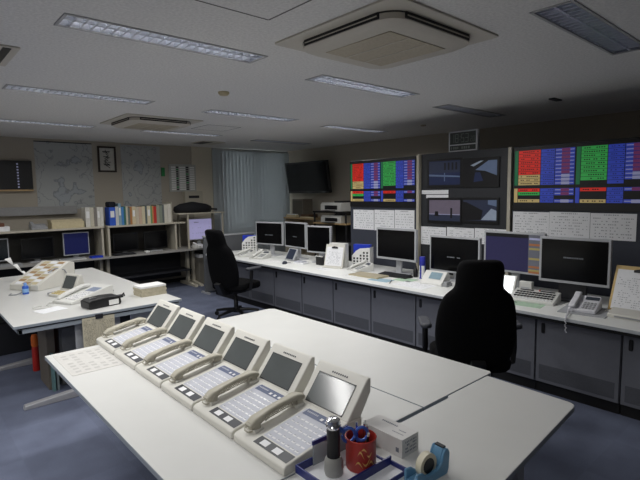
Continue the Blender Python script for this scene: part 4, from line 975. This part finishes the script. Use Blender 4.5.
# back screens
def back_mon(label, x0, x1, z0, z1, scr, frame, y=8.2, txt=None):
    t = monitor(label, (x0 + x1) / 2, y, x1 - x0, z1 - z0, z0 - .70, 0, scr, txt, 'screens along the back wall', frame, .014)
    t.rotation_euler.z = 0
    return t
back_mon('silver framed dark screen cut by the left photo edge', .85, 1.21, .76, 1.09, mat('dark_teal_screen', (8, 18, 26), .2, emit=.1), SILVER)
back_mon('dark screen between the left edge screen and the blue screen', 1.36, 1.80, .75, 1.07, SCREEN, BLACK)
back_mon('silver framed screen glowing deep blue under the shelf riser', 1.93, 2.31, .755, 1.115, E_NAVY, SILVER)
back_mon('dark screen under the left half of the colourful books', 2.68, 3.10, .74, 1.05, SCREEN, BLACK)
back_mon('dark screen under the right half of the colourful books', 3.20, 3.62, .74, 1.05, SCREEN, BLACK)
def kb(label, x, y, m, w=.36):
    t = thing('keyboard', label, 'keyboard', (x, y, .70), 0, 'keyboards on the back desks'); MB().prism([(-.07, 0), (-.07, .012), (.07, .024), (.07, 0)], 'x', -w / 2, w / 2).build('body', m, t, .003)
    b = MB()
    for r_ in range(4): b.box(-w / 2 + .015, w / 2 - .015, -.06 + r_ * .03, -.04 + r_ * .03, .014 + r_ * .0026, .02 + r_ * .0026)
    b.build('keys', GREYP if m != BLACK else DARK, t)
kb('pale keyboard before the deep blue screen', 2.02, 8.06, WHITEP)
kb('black keyboard before the dark screens under the books', 2.80, 8.06, BLACK)
kb('grey keyboard before the screen at the left photo edge', 1.16, 8.06, GREYP)
tag(MB().box(-.09, .09, -.05, .05, 0, .03).build('blue_notebook', BLUE, loc=(2.36, 8.05, .70), rotz=.1), 'small blue notebook on the back desk beside the pale keyboard', 'notebook')
tag(MB().box(-.04, .04, -.05, .05, 0, .035).build('computer_mouse', WHITEP, bevel=.012, loc=(3.18, 8.05, .70)), 'white mouse on the back desk under the books', 'mouse')
tag(MB().box(-.04, .04, -.05, .05, 0, .03).build('computer_mouse', GREYP, bevel=.012, loc=(1.76, 8.05, .70)), 'grey mouse on the back desk before the dark screen', 'mouse')
# on the shelf risers
t = thing('desk_phone', 'grey desk phone on the left shelf riser', 'telephone', (1.62, 8.27, 1.19), 0)
MB().prism([(-.1, 0), (-.1, .03), (.1, .08), (.1, 0)], 'x', -.11, .11).build('base', GREYP, t, .005); b = MB(); b.prism([(-.1, .05), (.0, .09), (.1, .12), (.1, .09), (-.1, .03)], 'x', -.10, -.05); b.build('handset', GREYP, t, .008)
b = MB(); [b.box(-.02 + c * .03, .0 + c * .03, -.08 + r * .04, -.06 + r * .04, .033 + r * .01, .043 + r * .01) for r in range(3) for c in range(4)]; b.build('keypad', SILVER, t)
t = thing('paper_stack', 'low beige stack of boxes on the left shelf riser', 'paper stack', (2.02, 8.28, 1.19), 0); MB().box(-.24, .22, -.14, .12, 0, .10).build('lower_box', BEIGE, t, .003); MB().box(-.25, .20, -.13, .12, .10, .135).build('lid', mat('beige_lid', (190, 178, 146), .7), t, .003)
t = thing('small_box', 'white box on the shelf riser at the left photo edge', 'box', (1.12, 8.28, 1.19)); MB().box(-.12, .12, -.1, .1, 0, .07).build('box', PAPER, t, .003); MB().box(-.08, .06, -.08, .08, .07, .12).build('top_box', mat('brown_box', (110, 70, 52), .7), t)
def book(label, x, w, h, m, lab=None, z=1.19, lean=0, grp='books and binders on the shelf risers', name='binder', d=.22):
    t = thing(name, label, 'book' if name == 'book' else 'binder', (x + w / 2, 8.15, z), 0, grp)
    b = MB(); b.box(-w / 2, w / 2, 0, d, 0, h); b.build('cover', m, t, .0015)
    if lab:
        b = MB(); b.box(-w * .32, w * .32, -.0012, 0, h * .45, h * .8, 0); b.build('spine_label', lab, t)
    return t
x = 2.265; wb = mat('binder_white', (206, 204, 196), .6); wb2 = mat('binder_ivory', (192, 186, 168), .6)
for i, (w, h, m, lb) in enumerate(((.07, .31, wb, 'widest white binder beside the beige stack'), (.055, .31, wb2, 'second white binder from the beige stack'), (.045, .30, mat('binder_grey', (128, 122, 116), .6), 'slim grey binder within the white binders'), (.045, .31, wb, 'white binder fourth from the beige stack'), (.05, .31, wb, 'last white binder before the shelf gap'))):
    book(lb, x, w, h, m, PAPERW if i in (0, 3) else None); x += w + .002
cols = [('blue', .09, .30, (40, 86, 190), 'bright blue binder at the left end of the colourful books'), ('pw', .045, .31, (200, 202, 198), 'white binder right of the bright blue binder'),
 ('sb', .04, .36, (132, 160, 176), 'tall pale blue binder near the left of the colourful books'), ('b2', .035, .30, (70, 130, 190), 'sky blue binder right of the tall pale blue binder'), ('gr', .03, .31, (60, 110, 96), 'dark green binder right of the sky blue binder'),
 ('iv', .03, .31, (196, 190, 170), 'slim ivory book right of the dark green binder'), ('gy', .03, .29, (110, 116, 110), 'slim grey book left of the brown book'), ('br', .03, .30, (176, 120, 70), 'slim brown book near the middle left of the shelf'),
 ('c1', .055, .30, (206, 192, 160), 'wide cream binder right of the brown book'), ('c2', .05, .29, (196, 184, 164), 'second cream binder right of the brown book'), ('pk', .045, .29, (196, 170, 150), 'pinkish binder among the cream ones'), ('c3', .05, .30, (204, 194, 164), 'cream binder left of the dark grey book'),
 ('dg', .03, .31, (92, 100, 100), 'slim dark grey book in the middle of the shelf'), ('c4', .055, .30, (210, 200, 172), 'cream binder right of the dark grey book'), ('gn', .025, .30, (110, 150, 96), 'slim green book left of the red binder'), ('or', .022, .30, (200, 140, 84), 'slim orange book touching the red binder'),
 ('rd', .045, .29, (190, 48, 44), 'red binder among the colourful books'), ('g3', .05, .32, (150, 150, 132), 'olive grey binder right of the red binder'), ('g4', .045, .31, (130, 138, 124), 'grey green binder third from the bookend'), ('g5', .03, .32, (98, 104, 104), 'slim charcoal book near the bookend'), ('w6', .055, .32, (206, 202, 188), 'white binder second from the bookend'), ('w7', .06, .33, (212, 208, 196), 'white binder against the bookend')]
x = 2.63
tot = sum(c[1] + .0015 for c in cols); sc_ = (3.69 - x) / tot
for k, w, h, rgb, lb in cols:
    book(lb, x, w * sc_, h, mat('cover_' + k, rgb, .55, var=.05), PAPERW if k in ('blue', 'c1', 'c4', 'sb') else None); x += (w + .0015) * sc_
t = thing('cloth_bundle', 'dark cloth bundle lying on top of the bright blue binder', 'bag', (2.685, 8.23, 1.491)); MB().prism(rrect(.12, .09, .03, 4, 0, .045), 'y', -.07, .09).build('bundle', mat('navy_cloth', (18, 20, 32), .9, var=.2, scale=80), t, .01)
# rack by the blind
t = thing('side_rack', 'slim metal rack holding a black bag above the lavender screen', 'rack', (0, 0, .70), 0)
MB().box(3.77, 4.70, 8.02, 8.46, .625, .645).build('top_shelf', SHELFW, t, .002)
for (xx, yy) in ((3.955, 8.05), (4.66, 8.05), (3.955, 8.43), (4.66, 8.43)): MB().box(xx - .014, xx + .014, yy - .014, yy + .014, 0, .625).build('leg', SHELFW, t)
t = thing('black_bag', 'soft black bag lying on the slim rack beside the blind', 'bag', (4.16, 8.24, 1.345))
b = MB(); vs = []; n = 14
for r_, z in ((.9, 0), (1, .05), (.95, .11), (.7, .155), (.3, .175)): vs += [(.36 * r_ * math.cos(2 * PI * k / n) + .03 * r_ * math.sin(5 * k), .19 * r_ * math.sin(2 * PI * k / n), z * (1 + .15 * math.cos(2 * PI * k / n + 2))) for k in range(n)]
b.add(vs, [(i * n + k, i * n + (k + 1) % n, (i + 1) * n + (k + 1) % n, (i + 1) * n + k) for i in range(4) for k in range(n)] + [list(range(n))[::-1], list(range(4 * n, 5 * n))]); b.build('pouch', mat('bag_cloth', (14, 14, 20), .85, var=.3, scale=60, bump=.3), t, ang=80)
b = MB(); b.tube([(.3, -.1, .06), (.42, -.12, .05), (.46, -.05, .035)], .018); b.build('strap', BLACK, t)
def lav(b, mats, w, h, zb, f):
    mats.extend([E_WHT, E_GRY]); glyph_row(b, -w * .4, w * .1, zb + h * .8, .02, -.002, 2, .6, .02); glyph_row(b, -w * .4, w * .4, zb + h * .55, .015, -.002, 1, .5, .03); glyph_row(b, -w * .4, w * .4, zb + h * .3, .015, -.002, 1, .5, .03)
back_mon('monitor with a lavender screen on the back desk behind the far chair', 4.03, 4.53, .83, 1.23, E_LAV, SILVER, 8.22, lav)
t = thing('desk_phone', 'grey desk phone below the lavender screen', 'telephone', (4.15, 8.02, .70), .2); MB().prism([(-.09, 0), (-.09, .03), (.09, .07), (.09, 0)], 'x', -.1, .1).build('base', WHITEP, t, .005); b = MB(); b.prism([(-.1, .05), (.0, .08), (.09, .105), (.09, .075), (-.1, .03)], 'x', -.09, -.045); b.build('handset', WHITEP, t, .008)
t = thing('magazine_holder', 'cream magazine holder under the back desk beside the far chair', 'holder', (4.28, 8.1, 0)); MB().box(-.12, .12, 0, .3, 0, .5).build('box', mat('holder_grey', (120, 116, 106), .7), t, .004); MB().box(-.1, -.02, .02, .28, .5, .56).build('magazines', PAPER, t)

# wall things
def wall_box(name, label, cat, x0, z0, x1, z1, m, d=.012, y=YB):
    t = thing(name, label, cat, ((x0 + x1) / 2, y, z0)); w, h = (x1 - x0) / 2, z1 - z0
    return t, w, h
def fromwall(u0, v0, u1, v1, y=YB): a, c = at_y(u0, v0, y), at_y(u1, v1, y); return a.x, c.z, c.x, a.z
for nm, lb, px in (('map', 'wide pale wall map left of the framed calligraphy', (33, 141.5, 95, 208)), ('map2', 'pale wall map between the framed calligraphy and the small notice board', (120, 145.5, 162, 206))):
    x0, z0, x1, z1 = fromwall(*px); t, w, h = wall_box('wall_map', lb, 'map', x0, z0, x1, z1, None); t['group'] = 'wall maps'
    MB().box(-w, w, -.006, -.0005, 0, h).build('sheet', map_paper('paper_' + nm, 3 if nm == 'map' else 8.5), t)
    b = MB(); b.box(-w, w, -.012, -.0005, h, h + .015); b.build('top_batten', DARK if nm == 'map' else LEG, t)
x0, z0, x1, z1 = fromwall(96.5, 146, 116.3, 172.3); t, w, h = wall_box('framed_calligraphy', 'dark framed calligraphy hanging between the two maps', 'picture', x0, z0, x1, z1, None)
b = MB(); e = .03; b.box(-w, w, -.03, -.0005, 0, e); b.box(-w, w, -.03, -.0005, h - e, h); b.box(-w, -w + e, -.03, -.0005, e, h - e); b.box(w - e, w, -.03, -.0005, e, h - e); b.build('frame', DWOOD, t, .003)
MB().box(-w + e, w - e, -.012, -.0005, e, h - e).build('sheet', mat('calligraphy_paper', (190, 188, 180), .7), t)
b = MB()
for k in range(4):
    zc_ = h * (.80 - k * .185)
    for q in range(6):
        ox, oz = random.uniform(-.035, .035), random.uniform(-.03, .03); a = random.choice((0, 0, PI / 2, .7)); L = random.uniform(.025, .045)
        b.x = Matrix.Translation((ox, 0, zc_ + oz)) @ Matrix.Rotation(a, 4, 'Y'); b.quad((-L, -.0128, -.005), (L, -.0128, -.005), (L, -.0128, .005), (-L, -.0128, .005))
b.build('brush_strokes', BLACK, t)
x0, z0, x1, z1 = fromwall(-14, 160, 32.5, 189.5); t, w, h = wall_box('wall_display', 'black wall display with a column of white marks at the left photo edge', 'display', x0, z0, x1, z1, None)
MB().box(-w, w, -.06, -.0005, 0, h).build('housing', BLACK, t, .004); b = MB()
for k in range(9): z = h * (.06 + k * .1); b.quad((w * .28, -.061, z), (w * .36, -.061, z), (w * .36, -.061, z + h * .05), (w * .28, -.061, z + h * .05))
b.build('white_marks', E_WHT, t); MB().box(-w, w, -.07, -.0005, -.025, 0).build('wood_ledge', WOOD, t)
x0, z0, x1, z1 = fromwall(168, 164, 196, 191.5); t, w, h = wall_box('name_board', 'small white notice board with dark and green tiles right of the maps', 'notice board', x0, z0, x1, z1, None)
MB().box(-w, w, -.02, -.0005, 0, h).build('board', mat('board_white', (176, 178, 172), .5), t, .003); b = MB()
for r_ in range(11):
    for c_, (a, c) in enumerate(((.08, .24), (.26, .34), (.38, .60), (.62, .72), (.76, .94))):
        z = h * (.06 + r_ * .08); dark = c_ in (1, 3)
        m = (1 if (r_ * 3 + c_) % 4 else 0) if dark else 2
        b.quad((-w + 2 * w * a, -.021, z), (-w + 2 * w * c, -.021, z), (-w + 2 * w * c, -.021, z + h * .055), (-w + 2 * w * a, -.021, z + h * .055), m)
b.build('tiles', [GREEN, DARK, PAPERW], t)
x0, z0, x1, z1 = fromwall(182, 191.5, 200, 206); t, w, h = wall_box('wall_cabinet', 'small cream box on the wall under the small notice board', 'box', x0, z0, x1, z1, None)
MB().box(-w, w, -.12, -.0005, 0, h).build('box', SHELFW, t, .003); b = MB(); b.quad((-w * .6, -.121, h * .55), (w * .6, -.121, h * .55), (w * .6, -.121, h * .72), (-w * .6, -.121, h * .72)); b.build('label_plate', DARK, t)
tag(MB().box(-.03, .03, -.03, -.0005, 0, .16).build('emergency_sign', GREEN, loc=(at_y(162.5, 172, YB).x, YB, at_y(162.5, 172, YB).z - .08)), 'tiny green sign at the right edge of the second map', 'sign')

# ================================================================== CHAIRS
def office_chair(label, x, y, rotz):
    """front is local -y"""
    t = thing('office_chair', label, 'chair', (x, y, 0), rotz, 'black high back office chairs'); zs = 1.03
    prof = [(.40, .20), (.48, .255), (.60, .287), (.72, .29), (.84, .275), (.92, .252), (.965, .225), (.995, .18), (1.02, .162), (1.08, .165), (1.15, .160), (1.19, .145), (1.21, .11)]
    b = MB(); vs = []; nn = 12
    for i, (z, hw) in enumerate(prof):
        yo = .22 + (z - .42) * .22 - (.03 * math.sin((z - .42) / .78 * PI)); th = .052 if z < .95 else (.045 if z < 1.02 else .058)
        if i == len(prof) - 1: th = .03
        for k in range(nn):
            a = 2 * PI * k / nn; ca, sa = math.cos(a), math.sin(a); ca = math.copysign(abs(ca) ** .55, ca); sa = math.copysign(abs(sa) ** .75, sa)
            vs.append((hw * ca, yo + th * sa - .05 * abs(ca) ** 3, .4 + (z - .4) * zs))
    m_ = len(prof)
    b.add(vs, [(i * nn + k, i * nn + (k + 1) % nn, (i + 1) * nn + (k + 1) % nn, (i + 1) * nn + k) for i in range(m_ - 1) for k in range(nn)] + [list(range(nn))[::-1], list(range((m_ - 1) * nn, m_ * nn))])
    o = b.build('backrest', FABRIC, t, ang=80); sm = o.modifiers.new('smooth', 'SUBSURF'); sm.levels = sm.render_levels = 1
    b = MB(); b.prism(rrect(.54, .52, .12, 6, 0, -.02), 'z', .40, .49); b.build('seat', FABRIC, t, .03, segs=3)
    b = MB(); b.box(-.14, .14, -.12, .16, .35, .40); b.prism([(.10, .34), (.26, .34), (.34, .50), (.30, .52), (.22, .40), (.10, .40)], 'x', -.05, .05); b.tube([(.14, 0, .37), (.28, .02, .36)], .012); b.build('mechanism', BLACK, t, .004)
    for s in (-1, 1):
        b = MB(); b.tube([(s * .25, .04, .40), (s * .315, .03, .42), (s * .325, .02, .52), (s * .325, .0, .68)], [.018, .02, .022, .022]); a = b.build('armrest', BLACK, t)
        b = MB(); b.prism(rrect(.085, .26, .04, 5, s * .325, -.03), 'z', .68, .715); b.build('arm_pad', mat('arm_pad', (62, 64, 70), .5), a, .012)
    MB().lathe([(0, .10), (.03, .10), (.03, .24), (.022, .25), (.022, .36), (0, .36)]).build('column', BLACK, t)
    b = MB()
    b.lathe([(0, .07), (.05, .07), (.05, .12), (0, .125)])
    for k in range(5):
        a = k * 2 * PI / 5 + .3; c, s = math.cos(a), math.sin(a)
        b.tube([(.03 * c, .03 * s, .105), (.18 * c, .18 * s, .092), (.31 * c, .31 * s, .07)], [.024, .022, .016], 0, 8)
    b.build('base', BLACK, t)
    for k in range(5):
        a = k * 2 * PI / 5 + .3; c, s = .31 * math.cos(a), .31 * math.sin(a)
        b = MB(); b.x = Matrix.Translation((c, s, .028)) @ Matrix.Rotation(a + .5, 4, 'Z') @ Matrix.Rotation(PI / 2, 4, 'X'); b.lathe([(0, -.022), (.026, -.022), (.028, -.015), (.028, -.006), (.02, -.004), (.02, .004), (.028, .006), (.028, .015), (.026, .022), (0, .022)], n=14)
        b.x = Matrix.Identity(4); b.tube([(c, s, .03), (c, s, .07)], .009); b.build('caster', RUBBER, t)
    return t
ch = office_chair('near black high back office chair in front of the indigo screen', 3.16, 1.895, PI / 2 + .75)
dup(ch, (3.42, 5.62, 0), PI / 2 + .2, 'far black high back office chair at the far end of the console')

# ------------------------------------------------------------------ render look
sc = bpy.context.scene
sc.view_settings.view_transform = 'Standard'; sc.view_settings.look = 'None'; sc.view_settings.gamma = 1; sc.view_settings.use_curve_mapping = False
sc.view_settings.exposure = .2
